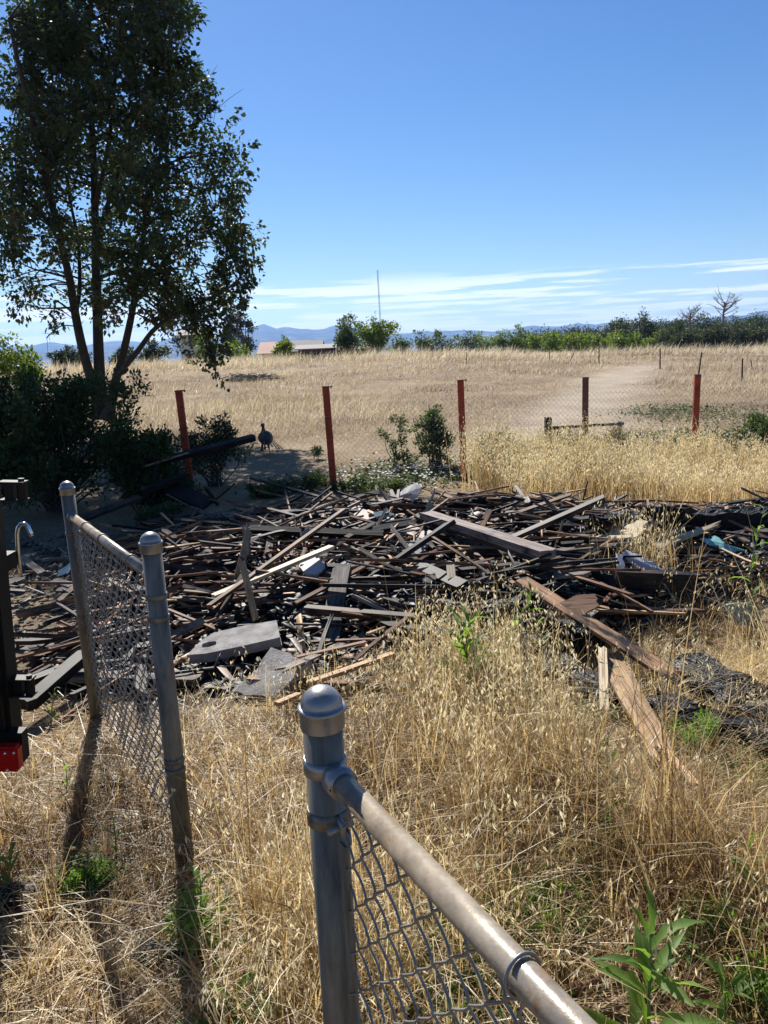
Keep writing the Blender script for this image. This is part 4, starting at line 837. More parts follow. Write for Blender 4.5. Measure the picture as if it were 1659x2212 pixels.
def board_mesh(name, Lb, W, T, mat, nx=4, nw=2, jag=(.0, .0), bend=0., taper=1.0, notch=0., seed=0, cup=0., rough=0.):
    """plank along X; the ends can be broken off unevenly"""
    r_ = np.random.default_rng(seed); top = []; bot = []
    jl = r_.uniform(-1, 1, nw+1)*jag[0]; jr = r_.uniform(-1, 1, nw+1)*jag[1]
    for i in range(nx+1):
        s = i/nx; rt_, rb_ = [], []
        for j in range(nw+1):
            v_ = j/nw-.5; xx = (s-.5)*Lb
            if i == 0: xx -= jl[j]
            if i == nx: xx += jr[j]
            if 0 < i < nx: xx += r_.uniform(-.2, .2)*Lb/nx*.3
            wv = W*(1+(taper-1)*s); yy = v_*wv+(r_.uniform(-.5, .5)*W*.06 if j in (0, nw) else 0)
            if notch and j in (0,) and .3 < s < .8: yy += notch*W*r_.uniform(.2, 1)
            zz = bend*(4*(s-.5)**2-1)*-.5+cup*W*(4*v_*v_)
            yy += r_.normal(0, rough) if j in (0, nw) else 0
            rt_.append((xx, yy, zz+T/2+r_.normal(0, rough*.7 if rough else 0))); rb_.append((xx, yy, zz-T/2))
        top.append(rt_); bot.append(rb_)
    V = [p for r in top for p in r]+[p for r in bot for p in r]; k = nw+1; K = (nx+1)*k; f = []
    for i in range(nx):
        for j in range(nw):
            a = i*k+j; f.append((a, a+k, a+k+1, a+1)); f.append((K+a, K+a+1, K+a+k+1, K+a+k))
        a = i*k; f.append((a, K+a, K+a+k, a+k)); a = i*k+nw; f.append((a, a+k, K+a+k, K+a))
    for j in range(nw): f.append((j, j+1, K+j+1, K+j)); a = nx*k+j; f.append((a, K+a, K+a+1, a+1))
    return mesh(name, V, f, mat)
def frame(a, b, roll=0.0):
    d = (b-a); x_ = d.normalized(); z_ = Vector((0, 0, 1)); y_ = z_.cross(x_)
    if y_.length < 1e-4: y_ = Vector((0, 1, 0))
    y_.normalize(); z_ = x_.cross(y_); R_ = Matrix((x_, y_, z_)).transposed().to_4x4()
    return Matrix.Translation((a+b)/2) @ R_ @ Matrix.Rotation(roll, 4, 'X'), d.length
SEED = [1000]
def board(name, ax, ay, bx, by, w, t, mat, label, oa=.03, ob=.03, roll=0., jag=(.01, .01), cat='board', nx=5, nw=3, group=None, **kw):
    a = P(ax, ay, oa); b = P(bx, by, ob); mw, Lb = frame(a, b, roll); SEED[0] += 1
    if mat == 'char': kw.setdefault('rough', .014); nx = max(nx, int(Lb/.055)); nw = 5; jag = (max(jag[0], .05), max(jag[1], .05))
    o = obj(name, board_mesh(name, Lb, w, t, M[mat], nx, nw, jag, seed=SEED[0], **kw)); o.matrix_world = mw; tag(o, label, cat, group); return o
def board_y(name, ax, ay, ya, bx, by, yb, w, t, mat, label, roll=0., jag=(.01, .02), cat='board', nx=6, nw=3):
    mw, Lb = frame(PYd(ax, ay, ya), PYd(bx, by, yb), roll); SEED[0] += 1; o = obj(name, board_mesh(name, Lb, w, t, M[mat], nx, nw, jag, seed=SEED[0])); o.matrix_world = mw; tag(o, label, cat); return o
# --- boards one can point at
o = board('timber_beam', 922, 1112, 1187, 1198, .115, .05, 'purple', 'long scorched grey beam on two layers crossing the heap towards the right', .20, .19, 0, (.01, .02))
mw, Lb = frame(P(922, 1118, .145), P(1180, 1208, .135)); pc = obj('lower_timber', board_mesh('lower_timber', Lb*.97, .115, .045, M['dark'], 4, 2, (.01, .03), seed=5)); pc.parent = o; pc.matrix_parent_inverse = o.matrix_world.inverted(); pc.matrix_world = mw
board('lath', 743, 1101, 450, 1311, .032, .022, 'brown', 'long straight reddish stick slanting across the heap from upper right', .30, .17, 0)
board('board', 717, 1181, 462, 1288, .055, .022, 'cream', 'pale cream bare board slanting across the middle of the heap', .24, .16, 0)
board('stake', 522, 1210, 552, 1337, .034, .024, 'tan', 'upright tan broken stick leaning in the left middle of the heap', .34, .10, -.3, (.02, .015))
board('board', 529, 1141, 538, 1212, .045, .018, 'grey', 'short grey board with splintered pale end pointing up', .22, .05, .5, (.05, .01), nw=4)
board('board', 538, 1143, 829, 1155, .05, .04, 'charred', 'long dark level board across the back of the heap', .13, .13, .6)
board('board', 439, 1135, 625, 1138, .045, .03, 'dark', 'dark brown level board on the back left of the heap', .11, .12, .8)
board('lath', 470, 1105, 634, 1131, .03, .018, 'brown', 'reddish lath lying on the back left crest of the heap', .16, .12, .4)
board('board', 755, 1102, 932, 1161, .12, .022, 'purple', 'wide faded mauve grey plank lying along the heap left of the long beam', .10, .10, .25)
board('board', 891, 1132, 1049, 1185, .05, .028, 'purple', 'narrow brown plank parallel to the long grey beam', .10, .10, .5)
board('board', 659, 1316, 897, 1336, .04, .045, 'dark', 'long olive brown board level across the front of the heap', .12, .12, .2)
board('board', 738, 1227, 711, 1389, .115, .025, 'grey', 'grey brown plank tilted towards the camera under the level front board', .16, .02, .1, (.02, .03))
board('board', 770, 1288, 850, 1325, .13, .022, 'grey', 'dusty brown slab leaning right of the tilted front plank', .12, .05, -.35)
board('board', 701, 1264, 952, 1268, .055, .022, 'charred', 'flat black board level in the heap middle above the leaning slab', .15, .15, -.25)
board('board', 660, 1213, 735, 1246, .12, .018, 'shard', 'grey slab shaded on one side below the pale cream board', .14, .10, -.3)
board('lath', 638, 1304, 795, 1220, .026, .018, 'brown', 'thin brown stick rising to the right in the heap middle', .10, .16, .3, (.01, .04))
board('board', 547, 1473, 817, 1487, .045, .06, 'brown', 'squared red brown timber with raw broken end at the heap front', .05, .05, .1, (.03, .01))
board('lath', 669, 1475, 849, 1413, .035, .02, 'tan', 'bright orange tan stick rising right at the heap front', .12, .14, 0)
board('lath', 597, 1521, 647, 1500, .03, .02, 'tan', 'short bright tan stick left of the near post cap', .10, .11, 0)
board('lath', 639, 1421, 790, 1388, .028, .016, 'brown', 'thin brown stick behind the bright orange tan stick', .12, .14, 0)
board('board', 88, 1458, 432, 1466, .14, .035, 'grey', 'broad grey plank with reddish edge lying behind the fence panel', .05, .05, -.12)
board('board', 60, 1522, 182, 1416, .07, .055, 'charred', 'weathered charred beam slanting over the broad plank left of the fence', .10, .14, .1, (.02, .02))
board('board', 38, 1327, 170, 1302, .05, .03, 'brown', 'red brown board on bare soil left of the fence panel', .03, .04, .7)
board('lath', 46, 1428, 184, 1385, .03, .02, 'brown', 'thin red brown lath on the soil left of the fence panel', .03, .04, .3)
board('board', 351, 1250, 478, 1204, .04, .03, 'brown', 'red brown board sloping beside the capped post on the heap', .05, .10, .6)
board('board', 45, 1205, 92, 1240, .06, .03, 'grey', 'short grey board tilted on the soil by the chrome hook', .04, .02, .2)
board('board', 100, 1208, 158, 1207, .09, .02, 'grey', 'grey flat plank left of the far capped post', .04, .04, -.15)
board('board', 117, 1254, 162, 1268, .06, .02, 'grey', 'small tan grey board on soil beside the far capped post', .02, .02, .2)
board('lath', 126, 1300, 164, 1265, .035, .02, 'tan', 'short tan stick on soil beside the far capped post', .02, .04, .3)
board_y('lath', 540, 1032, 8.5, 704, 1077, 8.0, .03, .02, 'dark', 'long thin pole propped up behind the heap below the bird', .3)
board_y('board', 712, 1088, 7.8, 822, 1062, 8.0, .05, .03, 'charred', 'dark charred board jutting up at the back of the heap', .5)
board('board', 690, 1090, 775, 1070, .10, .018, 'grey', 'grey plank leaning at the back crest by the second red post', .10, .16, -.3)
board_y('charred_beam', 284, 1012, 8.7, 549, 945, 9.15, 0.1, .06, 'char', 'long charred beam leaning up over the fence past the leftmost red post', .3, cat='beam')
board_y('board', 316, 1006, 8.66, 405, 978, 8.8, .16, .02, 'grey', 'pale scorched plank lying on the leaning charred beam', -.1)
board_y('charred_beam', 306, 1062, 8.3, 400, 1027, 8.5, .10, .06, 'char', 'short thick charred beam crossing below the long leaning beam', .2, cat='beam')
board_y('charred_beam', 366, 1052, 8.5, 452, 1090, 7.9, .17, .03, 'char', 'wide black charred board sloping down to the heap in the shade', .5, cat='beam')
board_y('board', 180, 1120, 7.4, 300, 1075, 8.2, .07, .04, 'dark', 'dark red brown plank sloping in the shade behind the far capped post', .5)
board_y('lath', 443, 1052, 7.9, 470, 1090, 8.1, .04, .025, 'dark', 'dark stick crossing another at the back left of the heap', .2)
board_y('lath', 456, 1088, 8.1, 506, 1046, 7.9, .028, .018, 'brown', 'thin reddish stick in the crossed pair at the back left', .2)
board('board', 295, 1135, 430, 1108, .05, .05, 'dark', 'dark squared timber at the left rear of the heap', .08, .12, .5)
board('board', 287, 1148, 380, 1132, .035, .03, 'brown', 'brown squared timber with pale edge left of the heap', .04, .06, .5)
board('board', 905, 1223, 1000, 1266, .075, .03, 'charred', 'dark plank slanting down right in the heap centre', .14, .12, .4)
board('board', 886, 1290, 990, 1305, .20, .02, 'shard', 'flat dark grey slab lying in the front centre of the heap', .08, .06, -.2, (.05, .04))
board('board', 836, 1294, 896, 1320, .14, .02, 'shard', 'ribbed dark grey slab left of the flat slab at front', .07, .05, -.25, (.03, .02))
board('charred_beam', 1045, 1318, 1153, 1287, .12, .05, 'char', 'black crackled charred slab at the heap front behind the green thistle', .12, .17, .3, (.03, .02), cat='beam')
board('charred_beam', 980, 1335, 1075, 1310, .14, .04, 'char', 'black charred lump of timber left of the crackled slab', .06, .10, .4, (.04, .03), cat='beam')
board('board', 973, 1222, 976, 1252, .05, .02, 'cream', 'small pale tan block in the heap centre', .14, .10, .1)
board('board', 1034, 1215, 1064, 1262, .05, .02, 'shard', 'small grey splinter board standing in the heap centre', .12, .06, .3)
board('board', 1126, 1253, 1466, 1468, .135, .018, 'scorch', 'long grooved board scorched grey above and tan below, sloping to the grass', .20, .08, -.12, (.02, .01), nx=8)
board('board', 1314, 1414, 1430, 1628, .125, .022, 'tan', 'wide orange tan plank with splintered lower end lying in the grass', .12, .05, .1, (.01, .08), nx=7, nw=5, taper=.8)
board('splinter', 1418, 1600, 1500, 1692, .03, .012, 'tan', 'long raw splinter below the wide orange tan plank', .06, .05, .2, (.01, .06))
board('splinter', 1385, 1585, 1425, 1650, .025, .012, 'tan', 'short raw splinter left of the long raw splinter', .06, .04, .2, (.01, .06))
board('post_stub', 1302, 1404, 1306, 1537, .042, .035, 'cream', 'weathered pale upright stub left of the wide orange tan plank', .16, .04, .1, (.015, .02), cat='post')
board('charred_beam', 1470, 1437, 1720, 1580, .20, .10, 'char', 'massive black crackled beam at the right edge in the grass', .06, .06, .2, cat='beam', nx=8)
board('charred_beam', 1400, 1520, 1720, 1622, .13, .08, 'char', 'second black beam nearer the camera at the right edge', .04, .04, .2, cat='beam', nx=8)
board('charred_beam', 1188, 1430, 1335, 1522, .15, .07, 'char', 'black crackled beam left of the pale upright stub', .06, .04, .3, (.04, .02), cat='beam', nx=6)
board('charred_beam', 1085, 1372, 1285, 1360, .26, .09, 'char', 'broad black burnt mass in front of the brown panel', .08, .10, .15, (.06, .05), cat='beam', nx=7)
board('charred_beam', 1290, 1132, 1700, 1112, .13, .11, 'char', 'long black charred beam along the right back of the heap', .12, .13, .1, (.03, .0), cat='beam', nx=10)
board('charred_beam', 1395, 1112, 1480, 1107, .05, .09, 'char', 'jagged burnt stump standing on the long black back beam', .22, .22, .1, (.02, .02), cat='beam', notch=.3)
board('charred_beam', 1095, 1062, 1150, 1046, .06, .05, 'char', 'small charred log in the dry grass below the timber frame', .10, .12, .1, cat='beam')
board('charred_beam', 1120, 1075, 1160, 1080, .05, .04, 'char', 'short charred log beside the small log in dry grass', .06, .06, .1, cat='beam')
board('charred_beam', 985, 1085, 1065, 1077, .12, .05, 'char', 'charred timber at the back of the heap beside the pale green sheet', .12, .12, .2, (.03, .03), cat='beam')
board('plywood_panel', 1391, 1122, 1322, 1170, .24, .014, 'cream', 'tan plywood panel propped at the right back of the heap', .16, .06, .05, (.01, .01), cat='panel')
board('lath', 1372, 1183, 1475, 1142, .05, .02, 'grey', 'grey stick right of the tan plywood panel', .07, .13, .3)
board('board', 1416, 1182, 1550, 1133, .06, .02, 'cream', 'pale splintered board rising right beside the teal sheet', .08, .16, .3, (.02, .10), taper=.5)
board('board', 1425, 1165, 1520, 1150, .06, .016, 'cream', 'pale torn board behind the splintered board', .08, .10, .2, (.03, .05))
board('board', 1192, 1196, 1552, 1186, .05, .03, 'charred', 'very long dark level board on the right of the heap', .10, .10, .5, nx=8)
board('lath', 1195, 1191, 1385, 1172, .035, .016, 'grey', 'pale edged lath above the very long dark board', .12, .12, .3)
board('timber_beam', 1331, 1249, 1500, 1256, .075, .10, 'dark', 'thick timber with a raw orange broken end at right of the heap', .14, .14, 0, (.02, 0), cat='beam')
board('board', 1332, 1250, 1352, 1251, .085, .075, 'tan', 'raw orange broken block on the end of the thick timber', .137, .137, 0, (.01, 0))
board('charred_beam', 1258, 1222, 1322, 1300, .16, .04, 'char', 'black charred board standing tilted left of the thick timber', .13, .03, .9, (.04, .03), cat='beam')
board('charred_beam', 1352, 1262, 1390, 1330, .13, .04, 'char', 'crackled char slab hanging below the thick timber', .10, .0, .4, (.02, .06), cat='beam')

KEEP = []
def panel(name, pts_, t, mat, label, cat, curl=0.0):
    """sheet with the outline given by photo points and heights above the heap"""
    q = [P(*p) for p in pts_]; c = sum(q, Vector())/len(q); n_ = (q[1]-q[0]).cross(q[-1]-q[0]).normalized()
    if n_.z < 0: n_ = -n_
    k = len(q); q = [p-n_*(p-c).dot(n_)*(.85 if curl else 1) for p in q]
    mid = []
    for i in range(k):
        j_ = Vector(r9.normal(0, .012, 3)); mid.append((q[i]+q[(i+1) % k])/2+j_-n_*j_.dot(n_))
    KEEP.append((c.x, c.y, .16))
    ring = []
    for i in range(k):
        ring.append(q[i])
        for u_ in (.2, .4, .6, .8):
            m0 = q[i].lerp(mid[i], u_*2) if u_ <= .5 else mid[i].lerp(q[(i+1) % k], u_*2-1); j_ = Vector(r9.normal(0, .007, 3)); ring.append(m0+j_-n_*j_.dot(n_))
    c2 = c+n_*curl; v = [p-c for p in ring]+[c2-c]; K = len(ring)
    v2 = [p-n_*t for p in v]; f = [(i, (i+1) % K, K) for i in range(K)]+[((i+1) % K+K+1, i+K+1, 2*K+1) for i in range(K)]+[(i, i+K+1, (i+1) % K+K+1, (i+1) % K) for i in range(K)]
    o = obj(name, mesh(name, v+v2, f, M[mat]), None, c); tag(o, label, cat); return o
M['brownpanel'] = mat_wood('scorched_plywood', (.19, .105, .06), (.34, .20, .12), .33, .6)
panel('plywood_panel', [(1187, 1327, .24), (1238, 1288, .27), (1288, 1281, .28), (1290, 1312, .25), (1250, 1338, .23)], .014, 'brownpanel', 'brown scorched plywood offcut lying on the long grooved board', 'panel')
panel('concrete_slab', [(498, 1492, .03), (585, 1397, .16), (671, 1427, .15), (580, 1507, .04)], .07, 'concrete', 'broken grey concrete slab tilted towards the camera at the heap front', 'slab')
panel('teal_sheet', [(1511, 1164, .10), (1545, 1157, .12), (1575, 1176, .10), (1613, 1196, .05), (1566, 1201, .04)], .006, 'teal', 'torn teal plastic sheet at the right of the heap', 'sheet', .02)
panel('white_sheet', [(1346, 1199, .20), (1372, 1194, .22), (1440, 1237, .15), (1391, 1238, .14)], .006, 'white', 'crumpled white sheet lying on the thick timber', 'sheet', .02)
panel('white_sheet', [(1330, 1195, .24), (1346, 1199, .22), (1352, 1244, .16), (1338, 1246, .15)], .006, 'white', 'white flap hanging left of the crumpled white sheet', 'sheet')
panel('white_sheet', [(847, 1077, .10), (898, 1043, .30), (913, 1052, .30), (890, 1087, .10)], .005, 'white', 'white curled sheet standing at the back of the heap', 'sheet', .03)
panel('green_sheet', [(910, 1110, .10), (920, 1087, .20), (944, 1069, .28), (935, 1098, .14)], .004, 'paleglass', 'pale green translucent shard upright behind the long grey beam', 'sheet')
panel('paper_scrap', [(122, 1235, .03), (156, 1209, .10), (158, 1228, .06), (138, 1240, .03)], .005, 'paleglass', 'pale sheet propped beside the far capped post', 'sheet')
panel('plastic_sheet', [(1568, 1306, .22), (1612, 1300, .24), (1636, 1318, .16), (1643, 1366, .05), (1590, 1350, .08)], .006, 'bucket', 'curved pale teal plastic piece in the grass at right', 'sheet', .05)
panel('teal_sheet', [(806, 1106, .16), (838, 1100, .17), (846, 1112, .14), (812, 1120, .13)], .004, 'paleglass', 'small pale blue scrap near the back crest of the heap', 'sheet')
panel('plaster_chunk', [(650, 1218, .16), (672, 1196, .20), (700, 1212, .19), (692, 1236, .14), (660, 1240, .13)], .03, 'white', 'off white plaster chunk beside the pale cream board', 'chunk')
panel('plaster_chunk', [(880, 1176, .12), (905, 1160, .14), (925, 1176, .12), (902, 1198, .10)], .015, 'concrete', 'grey brown tile fragment left of the long grey beam', 'chunk')
# hollow concrete block, broken open
ca = P(510, 1368, .15); e = empty('concrete_block', tuple(ca-Vector((0, 0, .12))), label='broken hollow concrete block with a hole in its top at the heap front', cat='block')
mw = Matrix.Translation((0, 0, .10)) @ Matrix.Rotation(.22, 4, 'Z') @ Matrix.Rotation(-.10, 4, 'Y') @ Matrix.Rotation(.10, 4, 'X')
bm = bmesh.new()
outer = [(-.27, -.09), (-.17, -.12), (.0, -.125), (.23, -.12), (.235, .10), (.05, .12), (-.12, .115), (-.19, .05)]
hole = [(-.15+.05*math.cos(a)*(1 if k % 2 else .8), -.02+.032*math.sin(a)) for k, a in enumerate(np.linspace(0, 2*math.pi, 9)[:-1])]
vo = [bm.verts.new((x, y, 0)) for x, y in outer]; vh = [bm.verts.new((x, y, 0)) for x, y in hole]
eo = [bm.edges.new((vo[i], vo[(i+1) % 8])) for i in range(8)]+[bm.edges.new((vh[i], vh[(i+1) % 8])) for i in range(8)]
bmesh.ops.triangle_fill(bm, edges=eo, use_beauty=True); g_ = bmesh.ops.extrude_face_region(bm, geom=bm.faces[:]); bmesh.ops.translate(bm, verts=[q for q in g_['geom'] if isinstance(q, bmesh.types.BMVert)], vec=(0, 0, -.055)); bmesh.ops.recalc_face_normals(bm, faces=bm.faces[:])
me = bpy.data.meshes.new('top_shell'); bm.to_mesh(me); bm.free(); me.materials.append(M['concrete']); obj('top_shell', me, e, None).matrix_local = mw
MB().box((.205, -.01, -.10), (.058, .21, .10)).build('end_wall', M['concrete'], e).matrix_local = mw
MB().box((-.05, .09, -.10), (.42, .05, .10)).build('back_wall', M['concrete'], e).matrix_local = mw

KEEP += [(ca.x, ca.y, .42), (ca.x, ca.y-.3, .3)]+[(float(P(*q_).x), float(P(*q_).y), .22) for q_ in ((540, 1470), (585, 1450), (725, 1320), (725, 1370), (810, 1310), (600, 1220), (680, 1200), (540, 1270), (1180, 1300), (1050, 1150), (990, 1130), (840, 1130), (1100, 1370), (1190, 1370), (1000, 1310))]
# --- the rest of the boards: each one is its own object
kinds = [('lath', 'thin charred lath among the burnt heap', 'charred', .62, .022, .011, 'charred laths in the heap'), ('wood_strip', 'thin reddish strip among the burnt heap', 'brown', .62, .018, .012, 'red brown laths in the heap'),
         ('board', 'small weathered grey board among the burnt heap', 'grey', .38, .036, .010, 'grey boards in the heap'), ('batten', 'small dark brown batten among the burnt heap', 'dark', .5, .030, .015, 'dark boards in the heap'),
         ('stick', 'thin raw tan stick among the burnt heap', 'tan', .5, .015, .010, 'tan sticks in the heap'), ('shingle', 'dark shingle fragment among the burnt heap', 'shard', .10, .065, .007, 'shingle fragments in the heap')]
kinds += [('board', 'long scorched dark board in the heap', 'dark', .85, .055, .022, 'long dark boards in the heap'), ('board', 'long scorched grey plank in the heap', 'grey', .7, .065, .018, 'long grey planks in the heap'), ('board', 'long charred black board in the heap', 'charred', .85, .06, .025, 'long black boards in the heap'), ('board', 'long red brown board in the heap', 'brown', .85, .042, .02, 'long red brown boards in the heap')]
rq = np.random.default_rng(77); counts = [200, 260, 60, 150, 180, 120, 24, 8, 26, 26]
for (nm, lab, mt, L0, W0, T0_, grp), cnt in zip(kinds, counts):
    var = [board_mesh(nm, L0*s, W0*rq.uniform(.7, 1.4), T0_*rq.uniform(.8, 1.4), M[mt], 3, 2, (W0*1.0, W0*1.0), bend=rq.normal(0, .03), taper=rq.uniform(.6, 1.1), seed=int(rq.integers(1e6))) for s in (.45, .7, 1.0, 1.4, 2.0, .85)]
    k = 0
    while k < cnt:
        x_, y_ = rq.uniform(-3.0, 4.0), rq.uniform(3.7, 8.2)
        if x_ > 1.5 and (rq.random() < .62 or (y_ > 6.5 and rq.random() < .5)): continue
        if pile_mask(x_, y_) < .6: continue
        if any((x_-kx)**2+(y_-ky+.08)**2 < kr*kr for kx, ky, kr in KEEP): continue
        if mt in ('tan', 'brown', 'cream') and x_ > 1.6 and y_ > 6.5: continue
        yaw = rq.normal(.45 if x_ < .3 else -.35, .75); me = var[int(rq.integers(0, 6))]; o = bpy.data.objects.new(nm, me); link(o)
        o.location = (x_, y_, float(H(x_, y_))+rq.uniform(.03, .12)); o.rotation_euler = (rq.normal(0, .45), rq.normal(0, .17), yaw)
        zone = ('front' if y_ < 5.2 else 'back' if y_ > 6.7 else 'middle')+' of the heap '+('by the fence panel' if x_ < -.9 else 'left of the grey beam' if x_ < .9 else 'right of the grey beam')
        tag(o, lab.replace('among the burnt heap', 'in the heap').replace('in the heap', 'in the '+zone), nm.replace('_', ' '), grp.replace('in the heap', 'in the '+zone)); k += 1
# a few more on the bare soil left of the fence
var = [board_mesh('shingle', .16*s, .1, .008, M['shard'], 2, 2, (.04, .04), seed=int(900*s)) for s in (.5, .7, .9, 1.1, 1.4, .8)]
for k in range(34):
    x_, y_ = rq.uniform(-3.4, -1.55), rq.uniform(4.0, 7.0); me = var[int(rq.integers(0, 6))]; o = bpy.data.objects.new('shingle', me); link(o); o.location = (x_, y_, float(H(x_, y_))+.012); o.rotation_euler = (rq.normal(0, .15), rq.normal(0, .12), rq.uniform(0, 6)); tag(o, 'dark shingle fragment on the bare soil left of the fence panel', 'shingle', 'shingle fragments on the soil')
# crumbs of char, splinters and broken shingle too small to count
n = 12000; x = RNG.uniform(-3.3, 4.4, n); y = RNG.uniform(3.7, 8.4, n); k = (pile_mask(x, y) > .3) & (RNG.random(n) < .9); x = x[k]; y = y[k]
xl, yl = RNG.uniform(-3.6, -1.2, 500), RNG.uniform(3.7, 7.4, 500); x = np.concatenate([x, xl]); y = np.concatenate([y, yl]); n = len(x)
c = np.stack([x, y, H(x, y)+RNG.uniform(.01, .075, n)*np.clip(pile_mask(x, y), .15, 1)], -1); d = np.stack([RNG.normal(0, 1, n), RNG.normal(0, 1, n), RNG.normal(0, .25, n)], -1); d /= np.linalg.norm(d, axis=1, keepdims=True)
nn = RNG.normal(0, .35, (n, 3)); nn[:, 2] += 1; s_ = np.cross(nn, d); s_ /= np.linalg.norm(s_, axis=1, keepdims=True); u_ = np.cross(d, s_)
Ls = (RNG.gamma(1.5, .034, n)+.008)[:, None]; Ws = (RNG.gamma(2, .0042, n)+.003)[:, None]; Ts = RNG.uniform(.002, .006, n)[:, None]
cor = [c+d*Ls*i*RNG.uniform(.7, 1.2, (n, 1))+s_*Ws*j*RNG.uniform(.6, 1.2, (n, 1))+u_*Ts*q for q in (-1, 1) for i, j in ((-1, -1), (1, -1), (1, 1), (-1, 1))]
V = np.stack(cor, 1).reshape(-1, 3); i8 = (np.arange(n)*8)[:, None]; q6 = np.array([(0, 3, 2, 1), (4, 5, 6, 7), (0, 1, 5, 4), (1, 2, 6, 5), (2, 3, 7, 6), (3, 0, 4, 7)])
Fq = (i8[:, :, None]+q6[None]).reshape(-1, 4)
def mat_crumb():
    m, n_, l, b, o = newmat('debris_crumbs'); a = n_.new('ShaderNodeAttribute'); a.attribute_name = 'tint'
    l.new(ramp(n_, l, a.outputs['Fac'], [(0, (.012, .011, .011)), (.45, (.045, .038, .034)), (.62, (.14, .115, .095)), (.70, (.28, .225, .18)), (.76, (.24, .105, .048)), (.90, (.46, .26, .12)), (.99, (.40, .37, .33))], 'CONSTANT'), b.inputs['Base Color']); b.inputs['Roughness'].default_value = .6; return m
o = obj('debris_crumbs', npmesh('debris_crumbs', V, Fq, mat_crumb(), np.repeat(RNG.random(n), 8))); tag(o, 'small splinters and shingle crumbs strewn over the burnt heap', 'rubble', kind='stuff')

n = 5200; x = RNG.uniform(-4.2, -1.0, n); y = RNG.uniform(3.6, 7.6, n); k = (pile_mask(x, y) < .5); x = x[k]; y = y[k]; n = len(x); s_ = RNG.gamma(1.4, .0055, n)+.004
oct_ = np.array([(1, 0, 0), (0, 1, 0), (-1, 0, 0), (0, -1, 0), (0, 0, .8), (0, 0, -.5)]); V = (np.stack([x, y, H(x, y)+s_*.3], -1)[:, None]+oct_[None]*s_[:, None, None]*RNG.uniform(.6, 1.3, (n, 6, 1))).reshape(-1, 3)
Ft = ((np.arange(n)*6)[:, None, None]+np.array([(0, 1, 4), (1, 2, 4), (2, 3, 4), (3, 0, 4), (1, 0, 5), (2, 1, 5), (3, 2, 5), (0, 3, 5)])[None]).reshape(-1, 3)
M['clod'] = mat_leaf('soil_clod', [(0, (.09, .07, .05)), (.6, (.18, .14, .10)), (1, (.28, .23, .17))], .0, .95)
o = obj('soil_clods', npmesh('soil_clods', V, Ft, M['clod'], np.repeat(RNG.random(n), 6))); tag(o, 'crumbly dark soil clods left of the fence panel', 'soil', kind='stuff')

# ------------------------------------------------------------------ green weeds, each leaf a part
def leaf_mesh(name, L0, W0, seed, serr=.25, arch=.3, mat='leaf_green'):
    r_ = np.random.default_rng(seed); k = 7; v = []; f = []
    for i in range(k+1):
        s = i/k; w_ = W0*math.sin(math.pi*min(1, s*.92+.06))**.8*(1 if i % 2 else 1-serr)*.5
        z_ = arch*L0*(s-s*s*1.3); x_ = L0*s
        v += [(x_, -w_, z_+w_*.35), (x_, 0, z_), (x_, w_, z_+w_*.35)]
    for i in range(k):
        a = i*3; f += [(a, a+3, a+4, a+1), (a+1, a+4, a+5, a+2)]
    me = mesh(name, v, f, M[mat], True); at = me.attributes.new('tint', 'FLOAT', 'POINT'); at.data.foreach_set('value', np.full(len(v), r_.random())); return me
LV = [leaf_mesh('leaf', 1, .20+.04*(i % 3), 300+i, .22+.12*(i % 3), .15+.17*(i % 4)) for i in range(8)]
def weed(pts_, n, L0, label, name='weed', seed=0, basal=0, stem=.004, cat='weed', taper=.7, start=.15):
    """stem through the given points with alternating lance leaves"""
    r_ = np.random.default_rng(seed); b0 = pts_[0]; e = empty(name, tuple(b0), label=label, cat=cat); path = smooth_path([p-b0 for p in pts_], 6); m = MB(); m.tube(path, [stem*(1-.6*i/(len(path)-1)) for i in range(len(path))], 6)
    so_ = m.build('stem', M['stem'], e, True)
    for k in range(n+basal):
        s = start+(1-start)*k/max(1, n-1) if k < n else r_.uniform(0, .08); i = min(len(path)-1, int(s*(len(path)-1))); a = k*2.4+r_.normal(0, .3); ln = L0*(1-taper*s*.6)*r_.uniform(.75, 1.2); o = bpy.data.objects.new('leaf', LV[int(r_.integers(0, 8))]); link(o, e)
        o.location = path[i]; o.rotation_euler = (r_.normal(0, .3), -r_.uniform(.1, .9)-.3*s, a); o.scale = (ln, ln, ln)
    return e
M['stem'] = mat_plain('green_stem', (.14, .22, .08), .6, 0, .2, 9)
def up3(x, y, dx, dy, h): b = P(x, y, -.01); t = PYd(x+dx, y-dy, b.y); return [b, b.lerp(t, .5)+Vector((0, 0, .01)), t]
b0 = P(1015, 1530, 0)
weed([b0, PYd(1012, 1450, b0.y), PYd(1005, 1400, b0.y), PYd(1012, 1345, b0.y)], 20, .23, 'tall green prickly lettuce at the front of the heap', seed=1, basal=2)
b0 = P(1085, 1470, 0)
weed([b0, PYd(1085, 1420, b0.y), PYd(1110, 1360, b0.y), PYd(1140, 1320, b0.y), PYd(1148, 1278, b0.y)], 15, .16, 'curving green prickly lettuce before the black charred slab', seed=2)
b0 = P(1165, 1440, 0); weed([b0, PYd(1165, 1390, b0.y), PYd(1160, 1350, b0.y)], 9, .10, 'short green sprig right of the curving lettuce', seed=3)
b0 = P(1400, 2290, 0, ground_h); weed([b0, PYd(1402, 2160, b0.y), PYd(1404, 2100, b0.y), PYd(1405, 2020, b0.y)], 17, .19, 'broad leaved green lettuce low at the bottom right corner', seed=4, basal=3, stem=.005)
b0 = P(1625, 2010, 0, ground_h); weed([b0, PYd(1628, 1930, b0.y), PYd(1622, 1830, b0.y)], 11, .14, 'green lettuce at the right edge above the corner weed', seed=5, stem=.004)
